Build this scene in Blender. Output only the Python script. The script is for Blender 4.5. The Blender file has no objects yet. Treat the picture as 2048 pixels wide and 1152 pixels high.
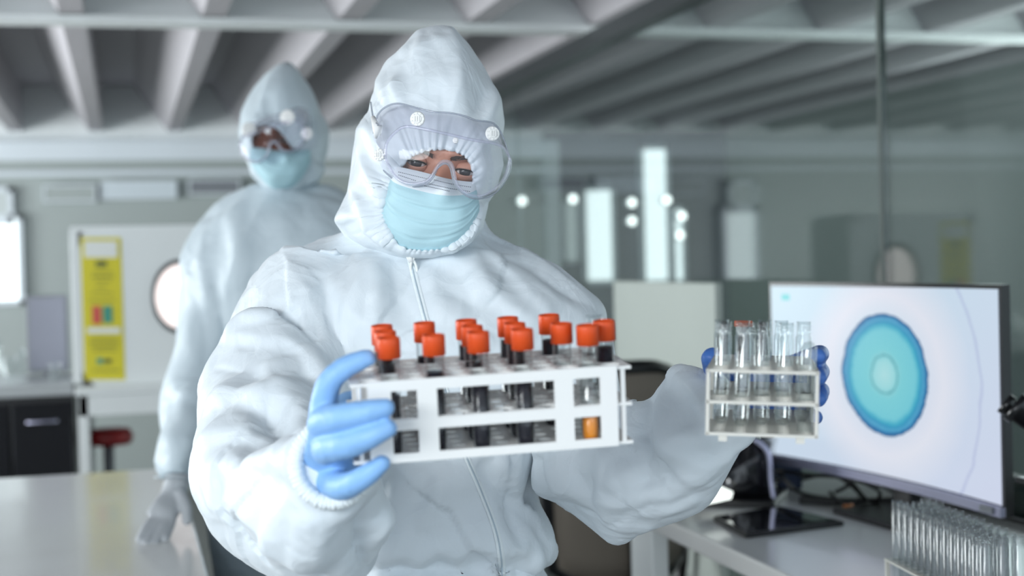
import bpy, bmesh, math, random
import numpy as np
from mathutils import Vector, Matrix, noise
from mathutils.bvhtree import BVHTree
random.seed(7)
PI = math.pi
S = bpy.context.scene
COL = S.collection

# ------------------------------------------------------------------ camera
F = 2844.0                                   # focal length in pixels of the 2048 px frame (50 mm on 36 mm)
CAM = Vector((0, 0, 1.45))
YAW, PITCH, ROLL = math.radians(15.2), math.radians(-1.03), 0.025
fwd = Vector((math.sin(YAW)*math.cos(PITCH), math.cos(YAW)*math.cos(PITCH), math.sin(PITCH)))
r0 = fwd.cross(Vector((0, 0, 1))).normalized()
u0 = r0.cross(fwd).normalized()
RT = (r0*math.cos(ROLL) - u0*math.sin(ROLL)).normalized()
UP = (u0*math.cos(ROLL) + r0*math.sin(ROLL)).normalized()
cd = bpy.data.cameras.new('camera'); cam = bpy.data.objects.new('camera', cd); COL.objects.link(cam)
cam.matrix_world = Matrix((( RT.x, UP.x, -fwd.x, CAM.x), (RT.y, UP.y, -fwd.y, CAM.y), (RT.z, UP.z, -fwd.z, CAM.z), (0, 0, 0, 1)))
cd.lens = 50; cd.sensor_width = 36; cd.clip_start = .05
cd.dof.use_dof = True; cd.dof.focus_distance = 1.70; cd.dof.aperture_fstop = 3.4
S.camera = cam

# ------------------------------------------------------------------ light
W = bpy.data.worlds.new('world'); S.world = W; W.use_nodes = True
bg = W.node_tree.nodes['Background']; bg.inputs[0].default_value = (.79, .90, 1.0, 1); bg.inputs[1].default_value = 1.6
def area(name, loc, target, sx, sy, power, color=(1, 1, 1)):
    l = bpy.data.lights.new(name, 'AREA'); l.shape = 'RECTANGLE'; l.size = sx; l.size_y = sy; l.energy = power; l.color = color
    o = bpy.data.objects.new(name, l); COL.objects.link(o); o.location = loc
    o.rotation_euler = (Vector(target)-Vector(loc)).to_track_quat('-Z', 'Y').to_euler(); return o
area('window_daylight', (-2.6, -.9, 2.5), (.4, 1.8, 1.3), 2.2, 1.6, 195, (.93, .98, 1))
area('far_window_daylight', (-3.7, 6.0, 1.5), (1, 6.0, 2.3), 4.5, 1.5, 290, (.93, .98, 1))
area('next_room_daylight', (3.9, 5.0, 1.7), (1.8, 5.5, 1.4), 3.0, 1.4, 50, (.9, .98, 1))
S.view_settings.view_transform = 'Standard'; S.view_settings.look = 'None'
S.view_settings.exposure = 0.0; S.view_settings.gamma = 1; S.view_settings.use_curve_mapping = False

# ------------------------------------------------------------------ helpers
def P(x, y, d):                               # pixel + distance along the view axis -> point of the room
    return CAM + fwd*d + RT*((x-1024)/F*d) + UP*((576-y)/F*d)
def srgb(r, g, b): return tuple((c/255/12.92 if c/255 <= .04045 else ((c/255+.055)/1.055)**2.4) for c in (r, g, b))
MATS = {}
def mat(name, col, rough=.5, metal=0, emit=None, es=1.0, bump=None, spec=.5, vary=0, trans=0, coat=0):
    m = bpy.data.materials.new(name); m.use_nodes = True; nt = m.node_tree; b = nt.nodes['Principled BSDF']
    b.inputs['Base Color'].default_value = (*col, 1); b.inputs['Roughness'].default_value = rough; b.inputs['Metallic'].default_value = metal
    b.inputs['Specular IOR Level'].default_value = spec; b.inputs['Coat Weight'].default_value = coat
    if emit: b.inputs['Emission Color'].default_value = (*emit, 1); b.inputs['Emission Strength'].default_value = es
    tc = nt.nodes.new('ShaderNodeTexCoord')
    if vary:
        n = nt.nodes.new('ShaderNodeTexNoise'); n.inputs['Scale'].default_value = 9; n.inputs['Detail'].default_value = 4
        nt.links.new(tc.outputs['Object'], n.inputs['Vector'])
        mx = nt.nodes.new('ShaderNodeMix'); mx.data_type = 'RGBA'
        mx.inputs[6].default_value = (*[c*(1-vary) for c in col], 1); mx.inputs[7].default_value = (*[min(1, c*(1+vary)) for c in col], 1)
        nt.links.new(n.outputs['Fac'], mx.inputs[0]); nt.links.new(mx.outputs[2], b.inputs['Base Color'])
    if bump:
        n = nt.nodes.new('ShaderNodeTexNoise'); n.inputs['Scale'].default_value = bump[0]; n.inputs['Detail'].default_value = 3
        nt.links.new(tc.outputs['Object'], n.inputs['Vector'])
        bp = nt.nodes.new('ShaderNodeBump'); bp.inputs['Strength'].default_value = bump[1]; bp.inputs['Distance'].default_value = bump[2]
        nt.links.new(n.outputs['Fac'], bp.inputs['Height']); nt.links.new(bp.outputs['Normal'], b.inputs['Normal'])
    MATS[name] = m; return m
def glassy(name, tint=(1, 1, 1), ior=1.5, rough=.02, extra=0.0, gloss=(1, 1, 1), haze=0.0):   # thin clear sheet: transmission + mirror by angle
    m = bpy.data.materials.new(name); m.use_nodes = True; nt = m.node_tree; nt.nodes.clear()
    out = nt.nodes.new('ShaderNodeOutputMaterial'); tr = nt.nodes.new('ShaderNodeBsdfTransparent'); gl = nt.nodes.new('ShaderNodeBsdfGlossy')
    tr.inputs[0].default_value = (*tint, 1); gl.inputs['Roughness'].default_value = rough; gl.inputs['Color'].default_value = (*gloss, 1)
    L = nt.links.new; ge = nt.nodes.new('ShaderNodeNewGeometry'); dt = nt.nodes.new('ShaderNodeVectorMath'); dt.operation = 'DOT_PRODUCT'
    L(ge.outputs['Normal'], dt.inputs[0]); L(ge.outputs['Incoming'], dt.inputs[1])
    f0 = ((ior-1)/(ior+1))**2; prev = dt.outputs['Value']
    for op, v in (('ABSOLUTE', None), ('SUBTRACT', 1.0), ('POWER', 5.0), ('MULTIPLY', 1-f0), ('ADD', f0+extra)):   # reflectance rising to the grazing edge, same from both faces
        q = nt.nodes.new('ShaderNodeMath'); q.operation = op; q.use_clamp = op != 'ABSOLUTE'
        if op == 'SUBTRACT': q.inputs[0].default_value = v; L(prev, q.inputs[1])
        else:
            L(prev, q.inputs[0])
            if v is not None: q.inputs[1].default_value = v
        prev = q.outputs[0]
    mx = nt.nodes.new('ShaderNodeMixShader')
    L(prev, mx.inputs[0]); L(gl.outputs[0], mx.inputs[2])
    if haze:
        df = nt.nodes.new('ShaderNodeBsdfDiffuse'); df.inputs[0].default_value = (.8, .86, .9, 1)
        m2 = nt.nodes.new('ShaderNodeMixShader'); m2.inputs[0].default_value = haze
        L(tr.outputs[0], m2.inputs[1]); L(df.outputs[0], m2.inputs[2]); L(m2.outputs[0], mx.inputs[1])
    else: L(tr.outputs[0], mx.inputs[1])
    L(mx.outputs[0], out.inputs[0]); MATS[name] = m; return m
def link(name, me, m=None, parent=None, smooth=True, world=True):
    o = bpy.data.objects.new(name, me); COL.objects.link(o)
    if m: me.materials.append(m)
    if smooth and len(me.polygons): me.polygons.foreach_set('use_smooth', [True]*len(me.polygons))
    if parent:
        o.parent = parent
        if world: me.transform(pw(parent).inverted())
    return o
def pw(o):
    M = o.matrix_basis.copy()
    while o.parent: o = o.parent; M = o.matrix_basis @ M
    return M
def bm_mesh(bm, name='m'):
    me = bpy.data.meshes.new(name); bm.normal_update(); bm.to_mesh(me); bm.free(); return me
def obj(name, bm, m, parent=None, smooth=False, world=True):
    return link(name, bm_mesh(bm, name), m, parent, smooth, world)
def tag(o, label, cat, group=None, kind=None):
    if label: o['label'] = label
    if cat: o['category'] = cat
    if group: o['group'] = group
    if kind: o['kind'] = kind
    return o
def thing(name, label, cat, M=None, group=None):
    o = bpy.data.objects.new(name, None); COL.objects.link(o); o.empty_display_size = .05
    if M is not None: o.matrix_basis = M if isinstance(M, Matrix) else Matrix.Translation(Vector(M))
    return tag(o, label, cat, group)
def struct(name, bm, m, smooth=False): return tag(obj(name, bm, m, None, smooth), None, None, None, 'structure')
def box(bm, lo, hi, M=None, bev=0):
    lo = Vector(lo); hi = Vector(hi); c = (lo+hi)/2; s = hi-lo
    g = bmesh.ops.create_cube(bm, size=1, matrix=Matrix.Translation(c) @ Matrix.Diagonal((s.x, s.y, s.z, 1)))
    vs = g['verts']
    if bev:
        es = list({e for v in vs for e in v.link_edges})
        r = bmesh.ops.bevel(bm, geom=es, offset=bev, segments=2, affect='EDGES', profile=.5)
        vs = list({v for f in r['faces'] for v in f.verts} | {v for v in vs if v.is_valid})
    if M is not None: bmesh.ops.transform(bm, matrix=M, verts=vs)
    return vs
def tube(bm, pts, rad, n=12, caps=True):
    pts = [Vector(p) for p in pts]; R = rad if isinstance(rad, (list, tuple)) else [rad]*len(pts); rings = []
    t0 = (pts[1]-pts[0]).normalized(); nrm = t0.orthogonal().normalized()
    for i, p in enumerate(pts):
        t = ((pts[min(i+1, len(pts)-1)]-pts[max(i-1, 0)])).normalized()
        nrm = (nrm - t*nrm.dot(t)).normalized(); b = t.cross(nrm)
        rings.append([bm.verts.new(p + (nrm*math.cos(2*PI*k/n)+b*math.sin(2*PI*k/n))*R[i]) for k in range(n)])
    for a, b in zip(rings, rings[1:]):
        for k in range(n): bm.faces.new((a[k], a[(k+1) % n], b[(k+1) % n], b[k]))
    if caps:
        bm.faces.new(rings[0][::-1]); bm.faces.new(rings[-1])
def lathe(bm, prof, n=20, M=None):            # prof: (r, z)
    rings = []
    for r, z in prof:
        if r < 1e-6: rings.append([bm.verts.new((0, 0, z))])
        else: rings.append([bm.verts.new((r*math.cos(2*PI*k/n), r*math.sin(2*PI*k/n), z)) for k in range(n)])
    for a, b in zip(rings, rings[1:]):
        for k in range(n):
            q = [a[k % len(a)], a[(k+1) % len(a)], b[(k+1) % len(b)], b[k % len(b)]]
            f = []
            for v in q:
                if v not in f: f.append(v)
            if len(f) > 2: bm.faces.new(f)
    if M is not None: bmesh.ops.transform(bm, matrix=M, verts=[v for r in rings for v in r])
def smooth_path(pts, n):                      # catmull-rom
    pts = [Vector(p) for p in pts]; out = []
    for i in range(len(pts)-1):
        p0, p1, p2, p3 = pts[max(i-1, 0)], pts[i], pts[i+1], pts[min(i+2, len(pts)-1)]
        for k in range(n):
            t = k/n
            out.append(.5*((2*p1)+(p2-p0)*t+(2*p0-5*p1+4*p2-p3)*t*t+(3*p1-p0-3*p2+p3)*t**3))
    out.append(pts[-1]); return out
def loft(stations, n=40, sub=4, power=2.0):   # station: (cx, cy, D, (ux, uy, uD), (vx, vy, vD)) in px and metres
    A = [Vector(s[:3]) for s in stations]; U = [Vector(s[3]) for s in stations]; V = [Vector(s[4]) for s in stations]
    A = smooth_path(A, sub); U = smooth_path(U, sub); V = smooth_path(V, sub)
    bm = bmesh.new(); rings = []
    for a, u, v in zip(A, U, V):
        ring = []
        for k in range(n):
            th = 2*PI*k/n; c, s = math.cos(th), math.sin(th)
            c = math.copysign(abs(c)**(2/power), c); s = math.copysign(abs(s)**(2/power), s)
            q = a+u*c+v*s; ring.append(bm.verts.new(P(*q)))
        rings.append(ring)
    for a, b in zip(rings, rings[1:]):
        for k in range(n): bm.faces.new((a[k], a[(k+1) % n], b[(k+1) % n], b[k]))
    bm.faces.new(rings[0][::-1]); bm.faces.new(rings[-1])
    bmesh.ops.recalc_face_normals(bm, faces=bm.faces); return bm
def union(bms, voxel, smooth=6, factor=.5):
    bm = bmesh.new()
    for b in bms:
        me = bm_mesh(b); bm.from_mesh(me); bpy.data.meshes.remove(me)
    me = bm_mesh(bm, 'u'); o = bpy.data.objects.new('u', me); COL.objects.link(o)
    r = o.modifiers.new('r', 'REMESH'); r.mode = 'VOXEL'; r.voxel_size = voxel
    if smooth: s = o.modifiers.new('s', 'SMOOTH'); s.iterations = smooth; s.factor = factor
    dg = bpy.context.evaluated_depsgraph_get()
    out = bpy.data.meshes.new_from_object(o.evaluated_get(dg)); bpy.data.objects.remove(o); bpy.data.meshes.remove(me)
    out.materials.clear(); return out
def coords(me):
    a = np.empty(len(me.vertices)*3); me.vertices.foreach_get('co', a); return a.reshape(-1, 3)
def normals(me):
    a = np.empty(len(me.vertices)*3); me.vertex_normals.foreach_get('vector', a); return a.reshape(-1, 3)
def setco(me, a): me.vertices.foreach_set('co', a.ravel()); me.update()
def bvh(me):
    return BVHTree.FromPolygons([v.co for v in me.vertices], [p.vertices[:] for p in me.polygons])
def cast(tree, x, y):
    d = (P(x, y, 1)-CAM).normalized(); h = tree.ray_cast(CAM, d); return h[0], h[1]
# a crease: (kind, amp mm, width on one side mm, width on other side mm, [px points])
def crease(me, creases):
    tree = bvh(me); co = coords(me); nr = normals(me); disp = np.zeros(len(co)); fw = np.array(fwd)
    for amp, wa, wb, pts in creases:
        pp = smooth_path([(x, y, 0) for x, y in pts], 8); S3 = []
        for q in pp:
            h, _ = cast(tree, q.x, q.y)
            if h is not None: S3.append(np.array(h))
        if len(S3) < 3: continue
        S3 = np.array(S3); L = len(S3)
        lo = S3.min(0)-.09; hi = S3.max(0)+.09
        idx = np.where(((co > lo) & (co < hi)).all(1))[0]
        if not len(idx): continue
        q = co[idx]; best = np.full(len(idx), 9.); side = np.zeros(len(idx)); tt = np.zeros(len(idx))
        for i in range(L-1):
            a, b = S3[i], S3[i+1]; ab = b-a
            if ab@ab > .0016: continue
            l2 = max(ab@ab, 1e-9)
            t = np.clip((q-a)@ab/l2, 0, 1); d = q-(a+t[:, None]*ab); dist = np.sqrt((d*d).sum(1))
            m = dist < best; best[m] = dist[m]
            s = np.cross(ab/np.sqrt(l2), d)@fw; side[m] = np.sign(s[m]); tt[m] = ((i+t)/(L-1))[m]
        taper = np.clip(np.sin(np.clip(tt, 0, 1)*PI)**.45, 0, 1)
        w = np.where(side > 0, wa, wb)/1000.
        e = np.where(amp > 0, 1, 1)
        w = w*1.9; disp[idx] += 1.1*amp/1000.*taper*np.maximum(0, 1-best/w)**1.15*e
    ed = np.empty(len(me.edges)*2, dtype=np.int32); me.edges.foreach_get('vertices', ed); ed = ed.reshape(-1, 2)
    for _k in range(4):
        acc = np.zeros(len(co)); cnt = np.zeros(len(co)); np.add.at(acc, ed[:, 0], disp[ed[:, 1]]); np.add.at(acc, ed[:, 1], disp[ed[:, 0]]); np.add.at(cnt, ed.ravel(), 1); disp = .5*disp+.5*acc/np.maximum(cnt, 1)
    co = co + nr*disp[:, None]
    for _k in range(1):
        acc = np.zeros_like(co); cnt = np.zeros(len(co)); np.add.at(acc, ed[:, 0], co[ed[:, 1]]); np.add.at(acc, ed[:, 1], co[ed[:, 0]]); np.add.at(cnt, ed.ravel(), 1); co = .5*co+.5*acc/np.maximum(cnt, 1)[:, None]
    setco(me, co)
def facets(me, cell, slope, seed=0, stretch=(1, 1, 1), warp=.03):   # crumpled sheet: flat facets meeting in crisp folds
    from mathutils.kdtree import KDTree
    co = coords(me); nr = normals(me); lo, hi = co.min(0), co.max(0); st = np.array(stretch); rr = np.random.RandomState(seed)
    span = (hi-lo)*st; n = int(np.clip(np.prod(span)/cell**3, 60, 6000)); pts = rr.rand(n, 3)*span; kd = KDTree(n)
    for i, p_ in enumerate(pts): kd.insert(p_, i)
    kd.balance(); d = np.zeros(len(co)); q = (co-lo)*st; o = Vector((seed*3.3, 1, 2))
    for i, c in enumerate(q):
        v = Vector(c); w = noise.noise_vector(v*4+o)*warp; v += w
        (a, _, d1), (b, _, d2) = kd.find_n(v, 2); d[i] = (d2*d2-d1*d1)/(2*max((a-b).length, 1e-6))
    d -= d.mean(); setco(me, co+nr*(d*slope)[:, None])
def crumple(me, amp, freq, seed=0, stretch=(1, 1, 1)):
    co = coords(me); nr = normals(me); d = np.empty(len(co)); o = Vector((seed*7.3, seed*3.1, seed*1.7))
    for i, c in enumerate(co):
        v = Vector((c[0]*stretch[0], c[1]*stretch[1], c[2]*stretch[2]))*freq+o
        w = noise.noise(v*.6)*.9
        a = noise.noise(v+Vector((w, w, w))); b = noise.noise(v*2.3+Vector((5, w, 2)))
        d[i] = (.45-abs(a)*1.6) + .38*(.4-abs(b)*1.5)
    setco(me, co + nr*(d*amp)[:, None])

# ------------------------------------------------------------------ materials
def fabric(name, col, cloud=.0):
    m = bpy.data.materials.new(name); m.use_nodes = True; nt = m.node_tree; b = nt.nodes['Principled BSDF']; L = nt.links.new
    b.inputs['Base Color'].default_value = (*col, 1); b.inputs['Roughness'].default_value = .5; b.inputs['Specular IOR Level'].default_value = .35
    b.inputs['Sheen Weight'].default_value = .15
    tc = nt.nodes.new('ShaderNodeTexCoord')
    n1 = nt.nodes.new('ShaderNodeTexNoise'); n1.inputs['Scale'].default_value = 14; n1.inputs['Detail'].default_value = 4; n1.inputs['Distortion'].default_value = .8
    n2 = nt.nodes.new('ShaderNodeTexNoise'); n2.inputs['Scale'].default_value = 900; n2.inputs['Detail'].default_value = 1
    L(tc.outputs['Object'], n1.inputs[0]); L(tc.outputs['Object'], n2.inputs[0])
    b1 = nt.nodes.new('ShaderNodeBump'); b1.inputs['Strength'].default_value = .30; b1.inputs['Distance'].default_value = .008
    b2 = nt.nodes.new('ShaderNodeBump'); b2.inputs['Strength'].default_value = .12; b2.inputs['Distance'].default_value = .0004
    ab = nt.nodes.new('ShaderNodeMath'); ab.operation = 'SUBTRACT'; ab.inputs[1].default_value = .5
    ab2 = nt.nodes.new('ShaderNodeMath'); ab2.operation = 'ABSOLUTE'
    L(n1.outputs['Fac'], ab.inputs[0]); L(ab.outputs[0], ab2.inputs[0]); L(ab2.outputs[0], b1.inputs['Height'])
    wn = nt.nodes.new('ShaderNodeTexNoise'); wn.inputs['Scale'].default_value = 5; wn.inputs['Detail'].default_value = 2; L(tc.outputs['Object'], wn.inputs[0])
    va_ = nt.nodes.new('ShaderNodeVectorMath'); va_.operation = 'MULTIPLY_ADD'; va_.inputs[1].default_value = (.22, .22, .22); L(wn.outputs['Color'], va_.inputs[0]); L(tc.outputs['Object'], va_.inputs[2])
    bb = b1
    for sc_v, di in ((13, -.007), (26, -.003)):
        vo = nt.nodes.new('ShaderNodeTexVoronoi'); vo.feature = 'DISTANCE_TO_EDGE'; vo.inputs['Scale'].default_value = sc_v; L(va_.outputs[0], vo.inputs['Vector'])
        bv = nt.nodes.new('ShaderNodeBump'); bv.inputs['Strength'].default_value = .55; bv.inputs['Distance'].default_value = di; L(vo.outputs['Distance'], bv.inputs['Height']); L(bb.outputs[0], bv.inputs['Normal']); bb = bv
    b1 = bb
    L(n2.outputs['Fac'], b2.inputs['Height']); L(b1.outputs[0], b2.inputs['Normal']); L(b2.outputs[0], b.inputs['Normal'])
    tl = nt.nodes.new('ShaderNodeBsdfTranslucent'); tl.inputs[0].default_value = (*col, 1); mx = nt.nodes.new('ShaderNodeMixShader'); mx.inputs[0].default_value = .10
    out = nt.nodes['Material Output']; L(b.outputs[0], mx.inputs[1]); L(tl.outputs[0], mx.inputs[2]); L(mx.outputs[0], out.inputs[0])
    MATS[name] = m; return m
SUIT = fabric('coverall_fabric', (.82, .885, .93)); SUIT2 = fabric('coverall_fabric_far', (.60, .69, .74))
ELAST = mat('elastic_gather', (.84, .90, .92), .8, bump=(300, .4, .002))
GLOVE = mat('blue_nitrile', srgb(140, 186, 236), .5, bump=(60, .25, .003), vary=.05)
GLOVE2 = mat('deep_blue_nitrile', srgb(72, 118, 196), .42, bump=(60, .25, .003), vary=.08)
GLOVEG = mat('grey_latex', srgb(176, 180, 184), .55, bump=(60, .3, .003))
SKIN = mat('skin', srgb(190, 138, 118), .5, bump=(160, .25, .001), vary=.08)
SKIN2 = mat('skin_brown', srgb(128, 80, 64), .5, vary=.08)
HAIR = mat('brow_hair', srgb(58, 44, 40), .7)
EYEW = mat('eye_white', srgb(205, 196, 194), .2); IRIS = mat('iris', srgb(52, 48, 50), .15); LASH = mat('lashes', (.015, .013, .014), .6)
CAP = mat('cap_red', srgb(224, 80, 26), .45, vary=.06); CAPC = mat('cap_copper', srgb(186, 84, 44), .4)
PLW = mat('rack_plastic', srgb(236, 236, 234), .45, bump=(200, .1, .0005)); PLG = mat('rack_plastic_worn', srgb(206, 204, 196), .5, vary=.10)
BLOOD = mat('blood', (.012, .011, .018), .12, vary=.3); RESID = mat('blood_film', srgb(120, 40, 30), .3); URINE = mat('orange_sample', srgb(246, 150, 14), .2, vary=.08)
GLASS = glassy('tube_glass', (.965, .98, .98), 1.5, .06, 0.03); GLASSB = glassy('filled_tube_glass', (.97, .98, .98), 1.3, .10, 0.0); GLASS2 = glassy('tube_glass_grey', (.945, .96, .96), 1.5, .13, .0, haze=.04)
VINYL = glassy('goggle_vinyl', (.90, .89, .94), 1.42, .14, .02, haze=.12); LENS = glassy('goggle_lens', (.975, .97, .985), 1.3, .05, .0, haze=.015)
RIM = glassy('goggle_rim', (.62, .64, .70), 1.5, .08, .05, haze=.25)
WALLG = mat('panel_grey', srgb(160, 168, 166), .35, vary=.03); PAINT = mat('white_paint', srgb(226, 230, 230), .5, vary=.02)
ALU = mat('white_aluminium', srgb(214, 222, 228), .35); DARKF = mat('dark_frame', srgb(52, 56, 58), .4)
CEIL = mat('ceiling_concrete', srgb(180, 177, 181), .8, vary=.04, bump=(30, .2, .01)); FLOOR = mat('floor_vinyl', srgb(104, 106, 104), .35, vary=.06)
BENCH = mat('bench_laminate', srgb(216, 216, 214), .22, vary=.02, coat=.2); BLACKP = mat('black_plastic', srgb(22, 22, 24), .28); BLACKG = mat('black_gloss', (.008, .008, .01), .06, coat=.5)
CABLE = mat('cable_rubber', srgb(34, 34, 34), .5); NAVY = mat('navy_plastic', srgb(38, 52, 84), .5)
PALEG = mat('pale_green_board', srgb(178, 186, 180), .5, vary=.02); BROWN = mat('taupe_mesh', srgb(120, 112, 102), .8, vary=.08)
GREYP = mat('grey_plastic', srgb(120, 124, 130), .4); REDP = mat('red_vinyl', srgb(150, 40, 42), .4); SILV = mat('brushed_silver', srgb(190, 190, 215), .25, .6)
YEL = mat('poster_yellow', srgb(214, 202, 42), .5, vary=.04); WHT = mat('poster_white', srgb(226, 228, 224), .5); DGR = mat('poster_dark', srgb(100, 106, 50), .5)
REDQ = mat('poster_red', srgb(206, 86, 74), .5); TEALQ = mat('poster_teal', srgb(62, 148, 128), .5)
DAY = mat('daylight_pane', (.1, .1, .1), .3, emit=(.84, .96, 1), es=1.9); DAYP = mat('daylight_pink', (.1, .1, .1), .3, emit=(1, .90, .88), es=1.35)
DAYD = mat('daylight_dim', (.1, .1, .1), .3, emit=(.72, .86, .88), es=.55)
SPOT = mat('lamp_lens', (.1, .1, .1), .3, emit=(.93, 1, 1), es=5); BAR = mat('pale_reflection', srgb(200, 210, 216), .4)
PANE = glassy('partition_glass', (.80, .84, .83), 1.62, .03, .01, (.93, .96, .96))

# ================================================================== room
bm = bmesh.new(); box(bm, (-5, -3, -.1), (4.6, 11, 0)); struct('floor', bm, FLOOR)
prof = []                                     # folded ceiling: joist, recess deepened for shade, slope shaped to catch light
x = -5.20
while x < 4.6: prof += [(x, 2.38), (x+.085, 2.38), (x+.085, 2.68), (x+.29, 2.68)]; x += .50
bm = bmesh.new(); ra = [bm.verts.new((a, -1.0, b)) for a, b in prof]; rb = [bm.verts.new((a, 10.2, b)) for a, b in prof]
for i in range(len(prof)-1): bm.faces.new((ra[i], rb[i], rb[i+1], ra[i+1]))
ta = bm.verts.new((4.8, -1, 2.95)); tb = bm.verts.new((4.8, 10.2, 2.95)); tc_ = bm.verts.new((-5.2, -1, 2.95)); td = bm.verts.new((-5.2, 10.2, 2.95))
bm.faces.new((tc_, ta, tb, td)); struct('ceiling', bm, CEIL)
bm = bmesh.new(); box(bm, (-5, 5.37, 2.36), (4.6, 5.40, 2.9)); box(bm, (-5, 5.33, 2.35), (4.6, 5.44, 2.375)); struct('trim_1', bm, PAINT)
# far partition: rail, posts, panes, plinth
bm = bmesh.new(); box(bm, (-5, 9.6, 2.18), (2.86, 9.70, 2.30)); box(bm, (-5, 9.58, 2.08), (2.86, 9.70, 2.11)); struct('trim_2', bm, ALU)
bm = bmesh.new(); box(bm, (-5, 9.62, 0), (2.9, 9.68, 2.2)); struct('wall_back', bm, WALLG)
bm = bmesh.new(); box(bm, (2.86, 9.55, 0), (2.96, 9.70, 2.30)); struct('trim_3', bm, ALU)
bm = bmesh.new(); box(bm, (2.9, 9.72, 0), (4.4, 9.80, 2.38)); struct('wall_back_next_room', bm, mat('dusk_wall', srgb(110, 112, 122), .6))
bm = bmesh.new(); box(bm, (-5.1, 2.5, 0), (-5.0, 10, 2.8)); struct('wall_left', bm, WALLG)
bm = bmesh.new(); box(bm, (4.3, 1.0, 0), (4.4, 9.8, 2.8)); struct('wall_right', bm, mat('next_room_wall', srgb(132, 140, 138), .6, vary=.03))
bm = bmesh.new(); box(bm, (-5, 9.75, 2.3), (4.6, 9.8, 2.9)); struct('wall_back_upper', bm, PAINT)
# glass partition on the right, three panes with open black seams
GX = 1.78
for i, (a, b) in enumerate(((-.2, 3.095), (3.111, 6.4), (6.42, 9.58))):
    bm = bmesh.new(); box(bm, (GX, a, .02), (GX+.012, b, 2.28)); struct('window_%d' % (i+1), bm, PANE)
bm = bmesh.new(); box(bm, (GX-.045, -.2, 2.265), (GX+.03, 9.6, 2.325)); struct('trim_4', bm, DARKF)
bm = bmesh.new()
box(bm, (GX-.002, 3.095, .02), (GX+.014, 3.111, 2.28)); struct('trim_5', bm, mat('seal_grey', srgb(84, 94, 90), .5))
bm = bmesh.new(); box(bm, (GX+.02, -.2, 0), (GX+.05, 3.08, .97)); struct('added_dark_panel', bm, mat('added_panel_dark', srgb(88, 98, 94), .5))  # added panel, put in to darken the view through the low glass
# daylight windows at the end of the next room
def wnd(k, px0, px1, py0, py1, m, Y=9.70):
    def at(px, py):
        d = (P(px, py, 1)-CAM); t = Y/d.y; return CAM+d*t
    a = at(px0, py0); b = at(px1, py1)
    bm = bmesh.new(); box(bm, (a.x, Y-.03, b.z), (b.x, Y, a.z)); o = struct('window_%d' % k, bm, m)
    bm = bmesh.new(); w = .03
    for lo, hi in (((a.x-w, b.z-w), (a.x, a.z+w)), ((b.x, b.z-w), (b.x+w, a.z+w)), ((a.x-w, a.z), (b.x+w, a.z+w)), ((a.x-w, b.z-w), (b.x+w, b.z))):
        box(bm, (lo[0], Y-.045, lo[1]), (hi[0], Y, hi[1]))
    obj('window_frame', bm, ALU, o)
wnd(4, 1168, 1222, 382, 560, DAY); wnd(5, 1282, 1332, 300, 560, DAY); wnd(6, 1345, 1362, 420, 560, DAY); wnd(7, 1128, 1150, 400, 520, DAYD)
wnd(8, 0-40, 40, 440, 600, DAY, 9.6); wnd(9, 1030, 1056, 430, 545, DAYD); wnd(10, 968, 988, 420, 545, DAYD)
wnd(11, -40, 18, 385, 440, DAYD, 9.6)
# round lamps seen as bright discs beyond the glass
def ray(px, py, Y):
    d = P(px, py, 1)-CAM; return CAM+d*(Y/d.y)
for i, (px, py, lab) in enumerate(((1044, 402, 'lone round glowing lamp beside the white door post'), (1146, 398, 'round lamp glowing just before the wide bright window'), (1264, 405, 'upper of two round lamps by the bright tall column'),
                                   (1264, 442, 'lower of two round lamps by the bright tall column'), (1334, 400, 'round lamp glowing just past the bright tall column'), (1364, 432, 'round lamp low beyond the narrow bright window'), (1360, 470, 'lowest round lamp glowing beyond the narrow bright window'))):
    c = ray(px, py, 9.5 if px < 1400 else 8.5)
    t = thing('wall_lamp', lab, 'lamp', c, 'round lamps beyond the glass wall')
    bm = bmesh.new(); lathe(bm, [(0, .01), (.02, .008), (.028, 0)], 16, Matrix.Rotation(PI/2, 4, 'X')); obj('lamp_lens', bm, SPOT, t, True, False)
    bm = bmesh.new(); lathe(bm, [(.028, 0), (.034, 0), (.034, -.03), (.015, -.12), (0, -.12)], 16, Matrix.Rotation(PI/2, 4, 'X')); obj('lamp_housing', bm, ALU, t, True, False)
# ceiling light reflections on the far partition, built as pale panels
for a, b, y0, y1, lab in ((205, 350, 366, 394, 'long pale rectangular light reflection built as a panel high on the grey far partition'), (380, 478, 362, 386, 'shorter grey blue reflection panel beside the long pale one on far partition'), (90, 190, 374, 400, 'faint grey reflection panel at the far side of the long pale one')):
    p = ray(a, y0, 9.56); q = ray(b, y1, 9.56); bm = bmesh.new(); box(bm, (0, -.02, 0), (q.x-p.x, .06, p.z-q.z))
    m = BAR if 'long pale rectangular' in lab else (GREYP if 'blue' in lab else WALLG)
    o = thing('reflection_panel', lab, 'reflection panel', (p.x, 9.56, q.z), 'reflections built as panels on the far partition'); obj('reflection_face', bm, m, o, False, False)
    bm = bmesh.new(); w, h = q.x-p.x, p.z-q.z
    box(bm, (-.01, -.025, -.01), (w+.01, .06, 0)); box(bm, (-.01, -.025, h), (w+.01, .06, h+.01)); box(bm, (-.01, -.025, 0), (0, .06, h)); box(bm, (w, -.025, 0), (w+.01, .06, h)); obj('reflection_frame', bm, ALU, o, False, False)

# ================================================================== far left furniture
Y6 = 5.75
def wx(px, Y): return ray(px, 500, Y).x
def wz(px, py, Y): return ray(px, py, Y).z
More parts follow.
